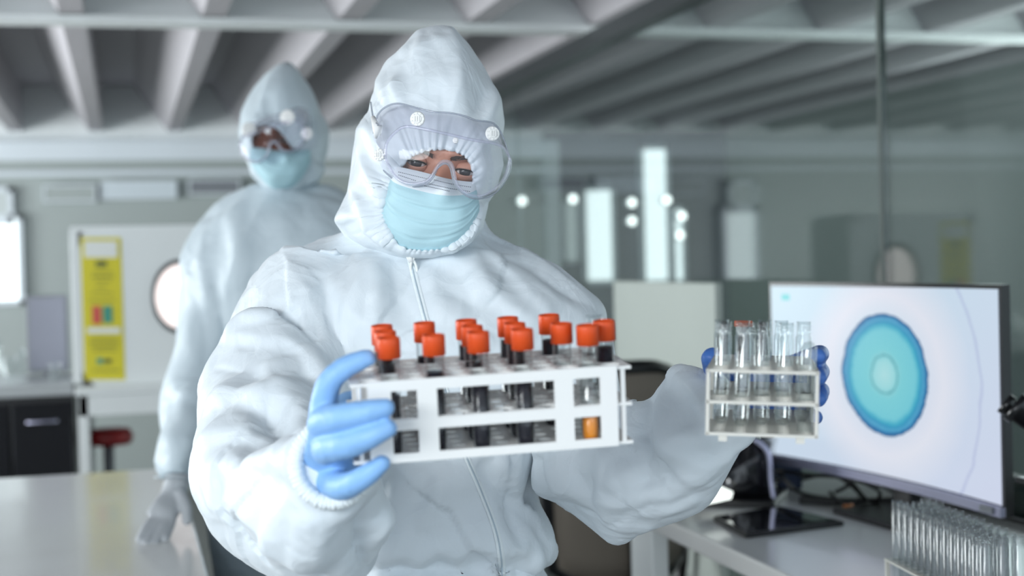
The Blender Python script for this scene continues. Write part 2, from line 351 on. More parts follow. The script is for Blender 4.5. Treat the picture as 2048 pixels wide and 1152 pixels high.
# white table carrying the board
x0, x1 = wx(143, Y6), wx(560, Y6); zt = wz(200, 770, Y6)
t = thing('lab_table', 'white metal lab table under the board with the yellow poster', 'table', ((x0+x1)/2, Y6, 0))
bm = bmesh.new(); box(bm, (x0, Y6-.1, zt-.03), (x1, Y6+.6, zt), bev=.004); obj('tabletop', bm, PAINT, t)
bm = bmesh.new(); box(bm, (x0+.01, Y6-.09, zt-.11), (x1-.01, Y6-.06, zt-.03)); obj('apron', bm, PAINT, t)
for lx in (x0+.01, x1-.05):
    for ly in (Y6-.09, Y6+.54): bm = bmesh.new(); box(bm, (lx, ly, 0), (lx+.04, ly+.04, zt-.03), bev=.004); obj('leg', bm, PAINT, t)
# board: white cabinet with yellow poster and round port
bx0, bx1 = wx(141, Y6), wx(470, Y6); bz0, bz1 = zt, wz(200, 463, Y6)
t = thing('instrument_cabinet', 'white cabinet on lab table with round lit porthole and yellow poster', 'cabinet', ((bx0+bx1)/2, Y6+.2, zt))
bm = bmesh.new()
pc = ray(362, 593, Y6); pr = .135                                # porthole cut in front panel
n = 40; outer = []; inner = []
fx0, fx1 = bx0+.03, bx1
for k in range(n):
    a = 2*PI*k/n; c, s = math.cos(a), math.sin(a)
    inner.append(bm.verts.new((pc.x+pr*.78*c, Y6-.02, pc.z+pr*s)))
    tx = ((fx1-pc.x)/c if c > 1e-6 else ((fx0-pc.x)/c if c < -1e-6 else 9)); tz = ((bz1-pc.z)/s if s > 1e-6 else ((bz0-pc.z)/s if s < -1e-6 else 9)); tt = min(tx, tz)
    outer.append(bm.verts.new((pc.x+tt*c, Y6-.02, pc.z+tt*s)))
for k in range(n): bm.faces.new((inner[k], outer[k], outer[(k+1) % n], inner[(k+1) % n]))
box(bm, (bx0, Y6-.02, bz0), (bx0+.03, Y6+.35, bz1), bev=.003); box(bm, (bx0, Y6-.02, bz1), (bx1, Y6+.35, bz1+.02)); box(bm, (bx1, Y6-.02, bz0), (bx1+.02, Y6+.35, bz1)); box(bm, (bx0, Y6+.33, bz0), (bx1, Y6+.35, bz1))
obj('cabinet_body', bm, PAINT, t)
bm = bmesh.new(); lathe(bm, [(pr-.008, -.012), (pr+.012, -.012), (pr+.012, .01), (pr-.008, .01), (pr-.008, -.012)], 40, Matrix.Translation((pc.x, Y6-.02, pc.z)) @ Matrix.Diagonal((.78, 1, 1, 1)) @ Matrix.Rotation(PI/2, 4, 'X')); obj('porthole_ring', bm, DARKF, t, True)
bm = bmesh.new(); lathe(bm, [(0, 0), (pr-.005, 0)], 40, Matrix.Translation((pc.x, Y6+.0, pc.z)) @ Matrix.Diagonal((.78, 1, 1, 1)) @ Matrix.Rotation(PI/2, 4, 'X')); obj('porthole_light', bm, DAYP, t)
# poster
def onp(px, py, off): return ray(px, py, Y6-.02-off)
t = thing('yellow_poster', 'tall yellow safety poster with white heading on the white cabinet', 'poster', onp(206, 615, .01))
def prect(name, x0, y0, x1, y1, off, m, lean=.03):
    bm = bmesh.new(); a = onp(x0, y0, off); b = onp(x1, y0, off); c = onp(x1+(y1-y0)*lean, y1, off); d = onp(x0+(y1-y0)*lean, y1, off)
    f = bm.faces.new([bm.verts.new(v) for v in (d, c, b, a)]); r = bmesh.ops.extrude_face_region(bm, geom=[f]); bmesh.ops.translate(bm, vec=(0, -.0008, 0), verts=[v for v in r['geom'] if isinstance(v, bmesh.types.BMVert)])
    bmesh.ops.recalc_face_normals(bm, faces=bm.faces); return obj(name, bm, m, t)
prect('sheet', 161, 475, 242, 760, .001, YEL)
prect('heading_panel', 168, 482, 234, 515, .0035, WHT); prect('dark_badge', 191, 522, 213, 534, .0035, DGR)
prect('red_pictogram', 184, 612, 202, 648, .0035, REDQ); prect('teal_pictogram', 206, 612, 224, 646, .0035, TEALQ); prect('white_band', 174, 655, 241, 667, .0035, WHT)
prect('small_pictogram', 194, 716, 206, 728, .0035, TEALQ); prect('small_badge', 210, 717, 222, 727, .0035, DGR)
for k, (yy, a, b) in enumerate(((544, 186, 226), (552, 182, 228), (560, 190, 222), (572, 192, 214), (585, 184, 226), (600, 180, 230), (676, 182, 236), (684, 178, 238), (692, 182, 236), (700, 186, 232), (740, 186, 240))):
    prect('text_line', a, yy, b, yy+2, .0035, DGR)
# red stool beneath the table
sc_ = ray(190, 880, 5.9); t = thing('round_stool', 'round stool with red vinyl seat under the white lab table', 'stool', (sc_.x+.05, 6.0, 0))
bm = bmesh.new(); lathe(bm, [(0, sc_.z-.03), (.09, sc_.z-.03), (.10, sc_.z), (.085, sc_.z+.03), (0, sc_.z+.035)], 24); obj('seat', bm, REDP, t, True, False)
bm = bmesh.new(); tube(bm, [(0, 0, sc_.z-.03), (0, 0, .1)], .022); obj('column', bm, GREYP, t, True, False)
for k in range(5): a = 2*PI*k/5; bm = bmesh.new(); tube(bm, [(0, 0, .12), (.15*math.cos(a), .15*math.sin(a), .06), (.22*math.cos(a), .22*math.sin(a), .03)], .015); obj('leg', bm, GREYP, t, True, False)
# counter with dark doors at far left
Yc = 5.7; cx0, cx1 = wx(-120, Yc), wx(138, Yc); zc = wz(60, 770, Yc)
t = thing('base_cabinet', 'dark glossy base cabinet with pale worktop at the far end', 'cabinet', ((cx0+cx1)/2, Yc+.3, 0))
bm = bmesh.new(); box(bm, (cx0, Yc+.02, .1), (cx1, Yc+.6, zc-.05)); obj('cabinet_body', bm, BLACKP, t)
bm = bmesh.new(); box(bm, (cx0, Yc-.02, zc-.045), (cx1, Yc+.6, zc), bev=.005); obj('worktop', bm, mat('grey_top', srgb(170, 174, 176), .3), t)
for k in range(2):
    a = cx0+(cx1-cx0)*k/2; b = cx0+(cx1-cx0)*(k+1)/2
    bm = bmesh.new(); box(bm, (a+.006, Yc, .12), (b-.006, Yc+.02, zc-.07), bev=.003); dr = obj('door', bm, BLACKG, t)
    bm = bmesh.new(); tube(bm, [(a+.06, Yc-.0, zc-.14), (a+.06, Yc-.03, zc-.14), (b-.06, Yc-.03, zc-.14), (b-.06, Yc, zc-.14)], .005); obj('handle', bm, SILV, dr, True)
mx0, mx1 = wx(48, 6.0), wx(132, 6.0); mz0, mz1 = wz(90, 745, 6.0), wz(90, 590, 6.0)
t = thing('computer_monitor', 'grey screened monitor standing on the dark base cabinet at far end', 'monitor', ((mx0+mx1)/2, 6.0, zc))
bm = bmesh.new(); box(bm, (mx0, 6.0, mz0), (mx1, 6.03, mz1), bev=.004); obj('screen_housing', bm, GREYP, t)
bm = bmesh.new(); box(bm, (mx0+.012, 5.994, mz0+.015), (mx1-.012, 6.0, mz1-.012)); obj('screen', bm, mat('grey_screen', srgb(128, 130, 142), .25), t)
bm = bmesh.new(); box(bm, ((mx0+mx1)/2-.02, 6.02, zc+.008), ((mx0+mx1)/2+.02, 6.04, mz0+.05)); box(bm, ((mx0+mx1)/2-.08, 5.95, zc), ((mx0+mx1)/2+.08, 6.1, zc+.01)); obj('stand', bm, GREYP, t)
# clutter of glassware on that counter
for k, (px, h, r, lab) in enumerate(((0, .17, .018, 'tall clear flask at the outer end of the dark cabinet'), (24, .10, .020, 'squat clear beaker next to the tall flask on dark cabinet'), (44, .13, .014, 'slim clear cylinder before the grey monitor on dark cabinet'), (110, .07, .024, 'low clear beaker in front of the grey monitor'))):
    p = ray(px, 760, 5.85); t = tag(None or link('glass_flask' if k == 0 else 'glass_beaker', bpy.data.meshes.new('g')), lab, 'glassware', 'glassware on the far cabinet')
    bm = bmesh.new()
    pr_ = [(0, 0), (r*1.5, 0), (r*1.5, h*.3), (r*.6, h*.7), (r*.6, h), (r*.5, h), (r*.5, h*.7), (r*1.4, h*.3), (0, .005)] if k == 0 else [(0, 0), (r, 0), (r, h), (r*1.08, h+.003), (r*.93, h), (r*.93, .004), (0, .004)]
    lathe(bm, pr_, 20); bm.to_mesh(t.data); bm.free(); t.data.materials.append(GLASS); t.location = (p.x, 5.85, zc)
    t.data.polygons.foreach_set('use_smooth', [True]*len(t.data.polygons))
# near left bench
bX1 = .13; bz = .90
t = thing('lab_bench', 'white topped lab bench that the second person rests a hand on', 'bench', (-.9, 3.4, 0))
bm = bmesh.new(); box(bm, (-2.2, 1.7, bz-.04), (bX1, 4.08, bz), bev=.006); obj('worktop', bm, BENCH, t)
bm = bmesh.new(); box(bm, (-2.15, 1.8, .1), (bX1-.05, 4.03, bz-.04)); obj('bench_body', bm, GREYP, t)
bm = bmesh.new(); box(bm, (-2.1, 1.85, 0), (bX1-.09, 3.98, .1)); obj('plinth', bm, BLACKP, t)
for k in range(4):
    y0_ = 1.82+.55*k
    bm = bmesh.new(); box(bm, (bX1-.05, y0_, .13), (bX1-.032, y0_+.53, bz-.06), bev=.003); dr = obj('door', bm, GREYP, t)
    bm = bmesh.new(); tube(bm, [(bX1-.032, y0_+.1, .78), (bX1-.005, y0_+.1, .78), (bX1-.005, y0_+.3, .78), (bX1-.032, y0_+.3, .78)], .004, 8); obj('handle', bm, SILV, dr, True)

# ================================================================== right bench and what stands on it
RX0 = 1.085
t = thing('desk', 'white corner of desk carrying the big monitor and tablet', 'desk', (1.4, 3.0, 0)); t['label'] = 'white laminate desk carrying the large monitor and black tablet'
bm = bmesh.new(); box(bm, (RX0, .9, .86), (1.76, 3.2, .90), bev=.005); obj('desktop', bm, BENCH, t)
for yy in (1.0, 2.1, 2.97):
    bm = bmesh.new(); box(bm, (RX0+.03, yy, 0), (RX0+.07, yy+.14, .86), bev=.004); obj('leg', bm, PAINT, t)
    bm = bmesh.new(); box(bm, (1.68, yy, 0), (1.72, yy+.1, .86), bev=.004); obj('leg', bm, PAINT, t)
bm = bmesh.new(); box(bm, (1.66, 1.1, .35), (1.675, 3.1, .86)); obj('back_panel', bm, PALEG, t)
# monitor
def world_axes(o, xaxis, yaxis, zaxis):
    return Matrix(((xaxis.x, yaxis.x, zaxis.x, o.x), (xaxis.y, yaxis.y, zaxis.y, o.y), (xaxis.z, yaxis.z, zaxis.z, o.z), (0, 0, 0, 1)))
A = P(1560, 905, 3.27); B = P(2028, 1030, 2.52); A2 = P(1562, 562, 3.27); B2 = P(2046, 571, 2.52)
print('monitor', A, B, A2, B2)
xa = (B-A); xa.z = 0; wid = (xa).length; xa.normalize(); za = Vector((0, 0, 1)); ya = za.cross(xa).normalized(); zb = (A.z+B.z)/2; hgt = ((A2-A).z+(B2-B).z)/2
M = world_axes(Vector(((A.x+B.x)/2, (A.y+B.y)/2, .90)), xa, ya, za)      # local -y faces the viewer
t = thing('computer_monitor', 'large curved monitor on white desk showing a blue green cell', 'monitor', M)
print('mon w,h,z', wid, hgt, zb)
def curved(w, z0, z1, yo, depth, n=24, sag=.03):
    bm = bmesh.new(); cols = []
    for i in range(n+1):
        u = i/n*2-1; x = u*w/2; y = -sag*u*u+yo
        cols.append([bm.verts.new((x, y, z0)), bm.verts.new((x, y, z1)), bm.verts.new((x, y+depth, z1)), bm.verts.new((x, y+depth, z0))])
    for a, b in zip(cols, cols[1:]):
        for k in range(4): bm.faces.new((a[k], b[k], b[(k+1) % 4], a[(k+1) % 4]))
    bm.faces.new(cols[0]); bm.faces.new(cols[-1][::-1]); bmesh.ops.recalc_face_normals(bm, faces=bm.faces); return bm
zl = zb-.90
obj('screen_housing', curved(wid, zl-.012, zl+hgt, .012, .018), BLACKP, t, False, False)
obj('bezel_lip', curved(wid, zl-.012, zl+.006, .0, .012), SILV, t, False, False)
me = bpy.data.meshes.new('screen'); w2 = wid/2-.008; vs = []; fs = []; uv = []
N = 32
for i in range(N+1):
    u = i/N*2-1
    for z in (zl+.008, zl+hgt-.008): vs.append((u*w2, -.03*u*u*(w2*2/wid)**2+.010, z)); uv.append((i/N, 0 if z < zl+.1 else 1))
for i in range(N): fs.append((2*i, 2*i+2, 2*i+3, 2*i+1))
me.from_pydata(vs, [], fs); ul = me.uv_layers.new(name='UVMap')
for lp in me.loops: ul.data[lp.index].uv = uv[lp.vertex_index]
SCR = bpy.data.materials.new('cell_on_screen'); SCR.use_nodes = True; nt = SCR.node_tree; nt.nodes.clear(); L = nt.links.new
uvn = nt.nodes.new('ShaderNodeUVMap'); sx = nt.nodes.new('ShaderNodeSeparateXYZ'); L(uvn.outputs[0], sx.inputs[0])
def mth(op, a, b=None, clamp=False):
    n = nt.nodes.new('ShaderNodeMath'); n.operation = op; n.use_clamp = clamp
    for i, v in enumerate((a, b)):
        if v is None: continue
        if isinstance(v, (int, float)): n.inputs[i].default_value = v
        else: L(v, n.inputs[i])
    return n.outputs[0]
def ramp(fac, stops, interp='LINEAR'):
    r = nt.nodes.new('ShaderNodeValToRGB'); r.color_ramp.interpolation = interp; e = r.color_ramp.elements
    while len(e) > 1: e.remove(e[-1])
    e[0].position = stops[0][0]; e[0].color = (*srgb(*stops[0][1]), 1)
    for p, c in stops[1:]: q = e.new(p); q.color = (*srgb(*c), 1)
    L(fac, r.inputs[0]); return r.outputs[0]
def mixc(f, a, b):
    n = nt.nodes.new('ShaderNodeMix'); n.data_type = 'RGBA'
    if isinstance(f, (int, float)): n.inputs[0].default_value = f
    else: L(f, n.inputs[0])
    for i, v in ((6, a), (7, b)):
        if isinstance(v, tuple): n.inputs[i].default_value = (*srgb(*v), 1)
        else: L(v, n.inputs[i])
    return n.outputs[2]
nz = nt.nodes.new('ShaderNodeTexNoise'); nz.inputs['Scale'].default_value = 5; nz.inputs['Detail'].default_value = 3; L(uvn.outputs[0], nz.inputs[0])
nf = nt.nodes.new('ShaderNodeTexNoise'); nf.inputs['Scale'].default_value = 45; nf.inputs['Detail'].default_value = 3; L(uvn.outputs[0], nf.inputs[0])
wob = mth('MULTIPLY', mth('SUBTRACT', nz.outputs['Fac'], .5), .16)
def ell(cx, cy, rx, ry):
    dx = mth('DIVIDE', mth('SUBTRACT', sx.outputs[0], cx), rx); dy = mth('DIVIDE', mth('SUBTRACT', sx.outputs[1], cy), ry)
    return mth('SQRT', mth('ADD', mth('MULTIPLY', dx, dx), mth('MULTIPLY', dy, dy)))
CX, CY = .503, .535
r_ = mth('ADD', ell(CX, CY, .196, .33), wob); r2 = mth('ADD', r_, mth('MULTIPLY', mth('SUBTRACT', nf.outputs['Fac'], .5), .05))
cell = ramp(r2, [(0, (176, 228, 232)), (.22, (158, 222, 228)), (.265, (140, 214, 222)), (.29, (88, 166, 176)), (.32, (140, 214, 222)), (.38, (128, 212, 222)), (.70, (122, 208, 222)), (.78, (70, 178, 206)), (.84, (58, 150, 196)), (.88, (90, 176, 212)), (.93, (52, 128, 186)), (.965, (44, 92, 140)), (1, (150, 200, 226))])
bgc = mixc(mth('MULTIPLY', mth('ADD', sx.outputs[0], mth('SUBTRACT', 1.0, sx.outputs[1])), .5), (206, 232, 246), (214, 222, 244))
bgc = mixc(mth('SUBTRACT', 1.0, mth('MULTIPLY', mth('ABSOLUTE', mth('SUBTRACT', r_, 1.3)), 1.6), True), bgc, (232, 236, 248))
smear = mth('ABSOLUTE', mth('SUBTRACT', ell(.55, .5, .37, .75), mth('ADD', 1.0, mth('MULTIPLY', wob, .6))))
lines = mth('MULTIPLY', mth('SUBTRACT', 1.0, mth('MULTIPLY', smear, 45.), True), mth('MULTIPLY', mth('GREATER_THAN', sx.outputs[0], .8), .45))
bgc = mixc(lines, bgc, (160, 168, 214))
inside = mth('LESS_THAN', r2, .985); colr = mixc(inside, bgc, cell)
logo = mth('MULTIPLY', mth('LESS_THAN', mth('ABSOLUTE', mth('SUBTRACT', sx.outputs[0], .065)), .018), mth('LESS_THAN', mth('ABSOLUTE', mth('SUBTRACT', sx.outputs[1], .935)), .018))
colr = mixc(logo, colr, (120, 220, 225))
em = nt.nodes.new('ShaderNodeEmission'); em.inputs[1].default_value = .92; L(colr, em.inputs[0])
gl = nt.nodes.new('ShaderNodeBsdfGlossy'); gl.inputs['Roughness'].default_value = .25; mxs = nt.nodes.new('ShaderNodeMixShader'); mxs.inputs[0].default_value = .03
out = nt.nodes.new('ShaderNodeOutputMaterial'); L(em.outputs[0], mxs.inputs[1]); L(gl.outputs[0], mxs.inputs[2]); L(mxs.outputs[0], out.inputs[0])
link('screen', me, SCR, t, False, False)
bm = bmesh.new(); box(bm, (-.03, .045, .01), (.03, .075, zl+.2), bev=.004); box(bm, (-.14, -.03, 0), (.14, .14, .012), bev=.004); obj('stand', bm, BLACKP, t, False, False)
bm = bmesh.new(); box(bm, (wid/2-.055, -.0315, zl-.008), (wid/2-.02, -.024, zl+.004)); obj('badge', bm, GREYP, t, False, False)
# cables: tangle below the monitor
rc = random.Random(3)
def deskp(px, py, z=.90):
    d = P(px, py, 1)-CAM; return CAM+d*((z-CAM.z)/d.z)
cabs = [([(1545, 905, .06), (1560, 945, .04), (1600, 985, .006), (1680, 1000, .006)], 'black cable dropping from the near end of the large monitor'),
        ([(1550, 940, .05), (1620, 950, .06), (1690, 955, .05), (1760, 975, .03)], 'black cable running straight beneath the large monitor'),
        ([(1590, 962, .01), (1650, 950, .04), (1700, 965, .03), (1670, 985, .01)], 'small looped black cable under the large monitor'),
        ([(1680, 955, .02), (1720, 990, .02), (1690, 1010, .006), (1660, 985, .02)], 'black cable hooking down behind the tablet'),
        ([(1720, 960, .03), (1760, 985, .03), (1740, 1005, .006), (1700, 960, .07)], 'black cable curling beside the monitor stand'),
        ([(1760, 970, .02), (1800, 990, .03), (1830, 1000, .01), (1845, 985, .02)], 'black cable hanging behind the rack of empty tubes'),
        ([(1600, 1000, .006), (1660, 1003, .006), (1720, 1004, .006), (1790, 1002, .006)], 'thick black cable lying flat along the desk'),
        ([(1780, 1010, .006), (1880, 1012, .006), (1960, 1025, .006), (2060, 1050, .006)], 'black cable trailing past the rack of empty tubes')]
for pts, lab in cabs:
    pp = [deskp(a, b, .90+z+.004) for a, b, z in pts]
    bm = bmesh.new(); tube(bm, smooth_path(pp, 10), .0045 if 'thick' not in lab else .009, 8); tag(obj('power_cable', bm, CABLE, None, True), lab, 'cable', 'cables under the large monitor')
p = deskp(1688, 1021, .903); t = thing('cable_plug', 'tiny orange tipped plug lying on desk behind the tablet', 'plug', p)
bm = bmesh.new(); tube(bm, [(0, 0, .006), (.02, 0, .006)], .007, 12); obj('tip', bm, mat('brass', srgb(214, 140, 90), .3, .5), t, True, False)
bm = bmesh.new(); tube(bm, [(.02, 0, .006), (.07, .02, .006)], .006, 12); obj('plug_body', bm, CABLE, t, True, False)
# tablet
q = [deskp(1425, 1042), deskp(1560, 1020), deskp(1690, 1052), deskp(1492, 1078)]
def slab(bm, q, z0, z1):
    lo = [bm.verts.new((v.x, v.y, z0)) for v in q]; hi = [bm.verts.new((v.x, v.y, z1)) for v in q]
    bm.faces.new(lo); bm.faces.new(hi); n = len(q)
    for k in range(n): bm.faces.new((lo[k], lo[(k+1) % n], hi[(k+1) % n], hi[k]))
    bmesh.ops.recalc_face_normals(bm, faces=bm.faces)
cen = sum(q, Vector())/4; print('tablet', [(a-b).length for a, b in zip(q, q[1:])])
t = thing('tablet_computer', 'black tablet lying flat on the white desk', 'tablet', (cen.x, cen.y, .90))
bm = bmesh.new(); slab(bm, q, .9, .910); bmesh.ops.bevel(bm, geom=bm.edges[:], offset=.003, segments=2, affect='EDGES'); obj('tablet_case', bm, BLACKP, t)
bm = bmesh.new(); slab(bm, [cen+(v-cen)*.93 for v in q], .9095, .9108); obj('screen', bm, BLACKG, t)
# glossy black device on stand left of monitor
ang = math.radians(-35); d0 = deskp(1470, 1005); M = Matrix.Translation((d0.x, d0.y, .90)) @ Matrix.Rotation(ang, 4, 'Z')
t = thing('document_scanner', 'glossy black desktop device with curved silver trim beside the monitor', 'device', M)
bm = bmesh.new(); box(bm, (-.13, -.07, 0), (.10, .12, .018), bev=.006); obj('base', bm, BLACKP, t, False, False)
bm = bmesh.new(); pf = [(-.10, .018), (-.07, .06), (-.02, .11), (.05, .145), (.085, .14), (.075, .10), (.085, .05), (.09, .018)]
va = [bm.verts.new((a, -.045, b)) for a, b in pf]; vb = [bm.verts.new((a, .10, b)) for a, b in pf]
bm.faces.new(va); bm.faces.new(vb[::-1])
for k in range(len(pf)): bm.faces.new((va[k], va[(k+1) % len(pf)], vb[(k+1) % len(pf)], vb[k]))
bmesh.ops.recalc_face_normals(bm, faces=bm.faces); bmesh.ops.bevel(bm, geom=bm.edges[:], offset=.006, segments=3, affect='EDGES'); obj('shell', bm, BLACKG, t, True, False)
bm = bmesh.new(); tube(bm, smooth_path([(.055, -.05, .15), (.085, -.05, .12), (.09, -.05, .06), (.095, -.05, .02)], 6), .006, 8); obj('silver_trim', bm, SILV, t, True, False)
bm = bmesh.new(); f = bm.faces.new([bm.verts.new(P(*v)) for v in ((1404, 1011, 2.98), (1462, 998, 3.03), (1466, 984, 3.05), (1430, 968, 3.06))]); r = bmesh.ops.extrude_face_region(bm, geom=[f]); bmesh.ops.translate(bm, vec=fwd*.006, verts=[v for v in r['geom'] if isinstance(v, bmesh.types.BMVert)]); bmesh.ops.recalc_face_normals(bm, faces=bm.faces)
obj('glow_patch', bm, mat('bright_patch_glow', (.1, .1, .1), .3, emit=(.92, 1, .95), es=1.6), t)  # added glowing panel standing in for a bright patch on the glossy device
# navy box behind
a = deskp(1512, 985); t = thing('storage_box', 'dark navy box standing between the device and the monitor', 'box', (a.x, a.y, .90))
bm = bmesh.new(); box(bm, (-.01, 0, 0), (.12, .2, .27), bev=.005); obj('box_body', bm, NAVY, t, False, False)
bm = bmesh.new(); box(bm, (-.014, -.004, .27), (.124, .204, .29), bev=.004); obj('lid', bm, NAVY, t, False, False)
# microscope, only its eyepieces enter the frame
e0 = P(2026, 812, 2.34); e1 = P(2125, 882, 2.31)
t = thing('microscope', 'black microscope whose eyepiece pokes into view past the monitor', 'microscope', (e1.x+.12, e1.y-.02, .90))
dirv = (e1-e0).normalized()
bm = bmesh.new(); tube(bm, [e0, e0+dirv*.012, e0+dirv*.013, e1], [.026, .026, .021, .021], 24); obj('eyepiece', bm, BLACKP, t, True)
bm = bmesh.new(); off = Vector((.02, .055, 0)); tube(bm, [e0+off, e0+off+dirv*.012, e0+off+dirv*.013, e1+off], [.0185, .0185, .015, .015], 24); obj('eyepiece', bm, BLACKP, t, True)
hx = e1+dirv*.03
bm = bmesh.new(); box(bm, (hx.x-.03, hx.y-.03, hx.z-.05), (hx.x+.08, hx.y+.09, hx.z+.02), bev=.012); obj('head', bm, BLACKP, t)
bm = bmesh.new(); box(bm, (hx.x+.09, hx.y, .93), (hx.x+.14, hx.y+.06, hx.z), bev=.01); box(bm, (hx.x+.02, hx.y, hx.z-.03), (hx.x+.14, hx.y+.06, hx.z+.005), bev=.01); obj('arm', bm, BLACKP, t)
bm = bmesh.new(); box(bm, (hx.x-.0, hx.y-.05, .90), (hx.x+.15, hx.y+.11, .94), bev=.012); obj('base', bm, BLACKP, t)
bm = bmesh.new(); box(bm, (hx.x-.05, hx.y-.04, 1.06), (hx.x+.09, hx.y+.10, 1.07), bev=.002); obj('stage', bm, BLACKP, t)
bm = bmesh.new(); tube(bm, [(hx.x+.02, hx.y+.03, hx.z-.05), (hx.x+.02, hx.y+.03, 1.09)], [.018, .008], 16); obj('objective', bm, SILV, t, True)
# pale board and chairs seen under and beyond the arm
a = P(1226, 562, 4.9); b = P(1428, 562, 4.02)
d = (b-a); d.z = 0; L_ = d.length; xa = d.normalized(); ya = Vector((0, 0, 1)).cross(xa)
M = world_axes(Vector((a.x, a.y, 0)), xa, ya, Vector((0, 0, 1)))
t = thing('display_board', 'pale green freestanding board between the desk and the glass wall', 'board', M)
bm = bmesh.new(); box(bm, (0, 0, .35), (L_, .025, a.z), bev=.004); obj('board_panel', bm, PALEG, t, False, False)
for xx in (.03, L_-.06):
    bm = bmesh.new(); box(bm, (xx, .0, .02), (xx+.03, .025, .36)); obj('post', bm, ALU, t, False, False)
    bm = bmesh.new(); box(bm, (xx, -.12, 0), (xx+.03, .15, .02)); obj('foot', bm, ALU, t, False, False)
def office_chair(loc, rz, backm, lab, backh, sw=.46):
    t = thing('office_chair', lab, 'chair', Matrix.Translation(loc) @ Matrix.Rotation(rz, 4, 'Z'))
    bm = bmesh.new(); box(bm, (-sw/2, -.22, .43), (sw/2, .22, .51), bev=.03); obj('seat', bm, BLACKP, t, True, False)
    bm = bmesh.new()
    rows = []
    for i in range(9):
        v = i/8; w_ = sw*.46*(1-.25*abs(v-.45)**1.5*2); row = []
        for k in range(9):
            u = k/8*2-1; row.append(bm.verts.new((u*w_, .24+.03*v-.05*u*u+.03*math.sin(v*PI), .56+v*(backh-.56)-.05*abs(u)**4*(1 if v > .5 else -1))))
        rows.append(row)
    for r1, r2_ in zip(rows, rows[1:]):
        for k in range(8): bm.faces.new((r1[k], r1[k+1], r2_[k+1], r2_[k]))
    me_ = bm_mesh(bm); o = link('backrest', me_, backm, t, True, False); edge = [me_.vertices[k].co.copy() for k in list(range(0, 9))+[17, 26, 35, 44, 53, 62, 71, 80]+list(range(79, 71, -1))+[63, 54, 45, 36, 27, 18, 9, 0]]
    bm = bmesh.new(); tube(bm, edge, .024, 10); obj('backrest_rim', bm, BLACKP, t, True, False); so = o.modifiers.new('s', 'SOLIDIFY'); so.thickness = .035; so.offset = 0
    bm = bmesh.new(); tube(bm, smooth_path([(0, .05, .42), (0, .25, .44), (0, .30, .60), (0, .285, .75)], 5), .02, 8); obj('back_frame', bm, BLACKP, t, True, False)
    bm = bmesh.new(); tube(bm, [(0, 0, .43), (0, 0, .09)], .028, 12); obj('column', bm, BLACKP, t, True, False)
    for s in (-1, 1): bm = bmesh.new(); tube(bm, smooth_path([(s*.22, .05, .46), (s*.28, .05, .50), (s*.28, .06, .66), (s*.27, -.12, .67)], 5), .016, 8); obj('armrest', bm, BLACKP, t, True, False)
    for k in range(5):
        a = 2*PI*k/5; bm = bmesh.new(); tube(bm, [(0, 0, .11), (.28*math.cos(a), .28*math.sin(a), .07)], [.024, .016], 8); lg = obj('leg', bm, BLACKP, t, True, False)
        bm = bmesh.new(); lathe(bm, [(0, -.012), (.026, -.012), (.026, .012), (0, .012)], 14, Matrix.Translation((.28*math.cos(a), .28*math.sin(a), .027)) @ Matrix.Rotation(PI/2, 4, 'X')); obj('caster', bm, BLACKP, lg, True, False)
c = ray(1170, 900, 3.95); office_chair((c.x, 3.95, 0), math.radians(188), BROWN, 'office chair with taupe backrest behind the outstretched sleeve', 1.15, .50)

# ================================================================== tubes and racks
def plate(bm, nx, ny, pitch, r, th, ex, ey, seg=12):      # perforated plate centred in x/y, top at z=0
    for i in range(nx):
        for j in range(ny):
            cx, cy = (i-(nx-1)/2)*pitch, (j-(ny-1)/2)*pitch; h = pitch/2
            for z, flip in ((0, 0), (-th, 1)):
                ri, ro = [], []
                for k in range(seg):
                    a = 2*PI*(k+.5)/seg; c_, s_ = math.cos(a), math.sin(a); m_ = h/max(abs(c_), abs(s_))
                    ri.append(bm.verts.new((cx+r*c_, cy+r*s_, z))); ro.append(bm.verts.new((cx+m_*c_, cy+m_*s_, z)))
                for k in range(seg):
                    q_ = (ri[k], ro[k], ro[(k+1) % seg], ri[(k+1) % seg]); bm.faces.new(q_[::-1] if flip else q_)
                if not flip: top = ri
                else:
                    for k in range(seg): bm.faces.new((top[k], top[(k+1) % seg], ri[(k+1) % seg], ri[k]))
                for sgx in (-1, 1):                        # cell corners
                    for sgy in (-1, 1):
                        v = bm.verts.new((cx+sgx*h, cy+sgy*h, z)); best = sorted(range(seg), key=lambda k: (ro[k].co-v.co).length)[:2]
                        f_ = bm.faces.new((v, ro[best[0]], ro[best[1]]))
    X, Y = nx*pitch/2, ny*pitch/2
    if ex > X: box(bm, (-ex, -ey, -th), (-X, ey, 0)); box(bm, (X, -ey, -th), (ex, ey, 0))
    if ey > Y: box(bm, (-X, -ey, -th), (X, -Y, 0)); box(bm, (-X, Y, -th), (X, ey, 0))
tube_cache = {}
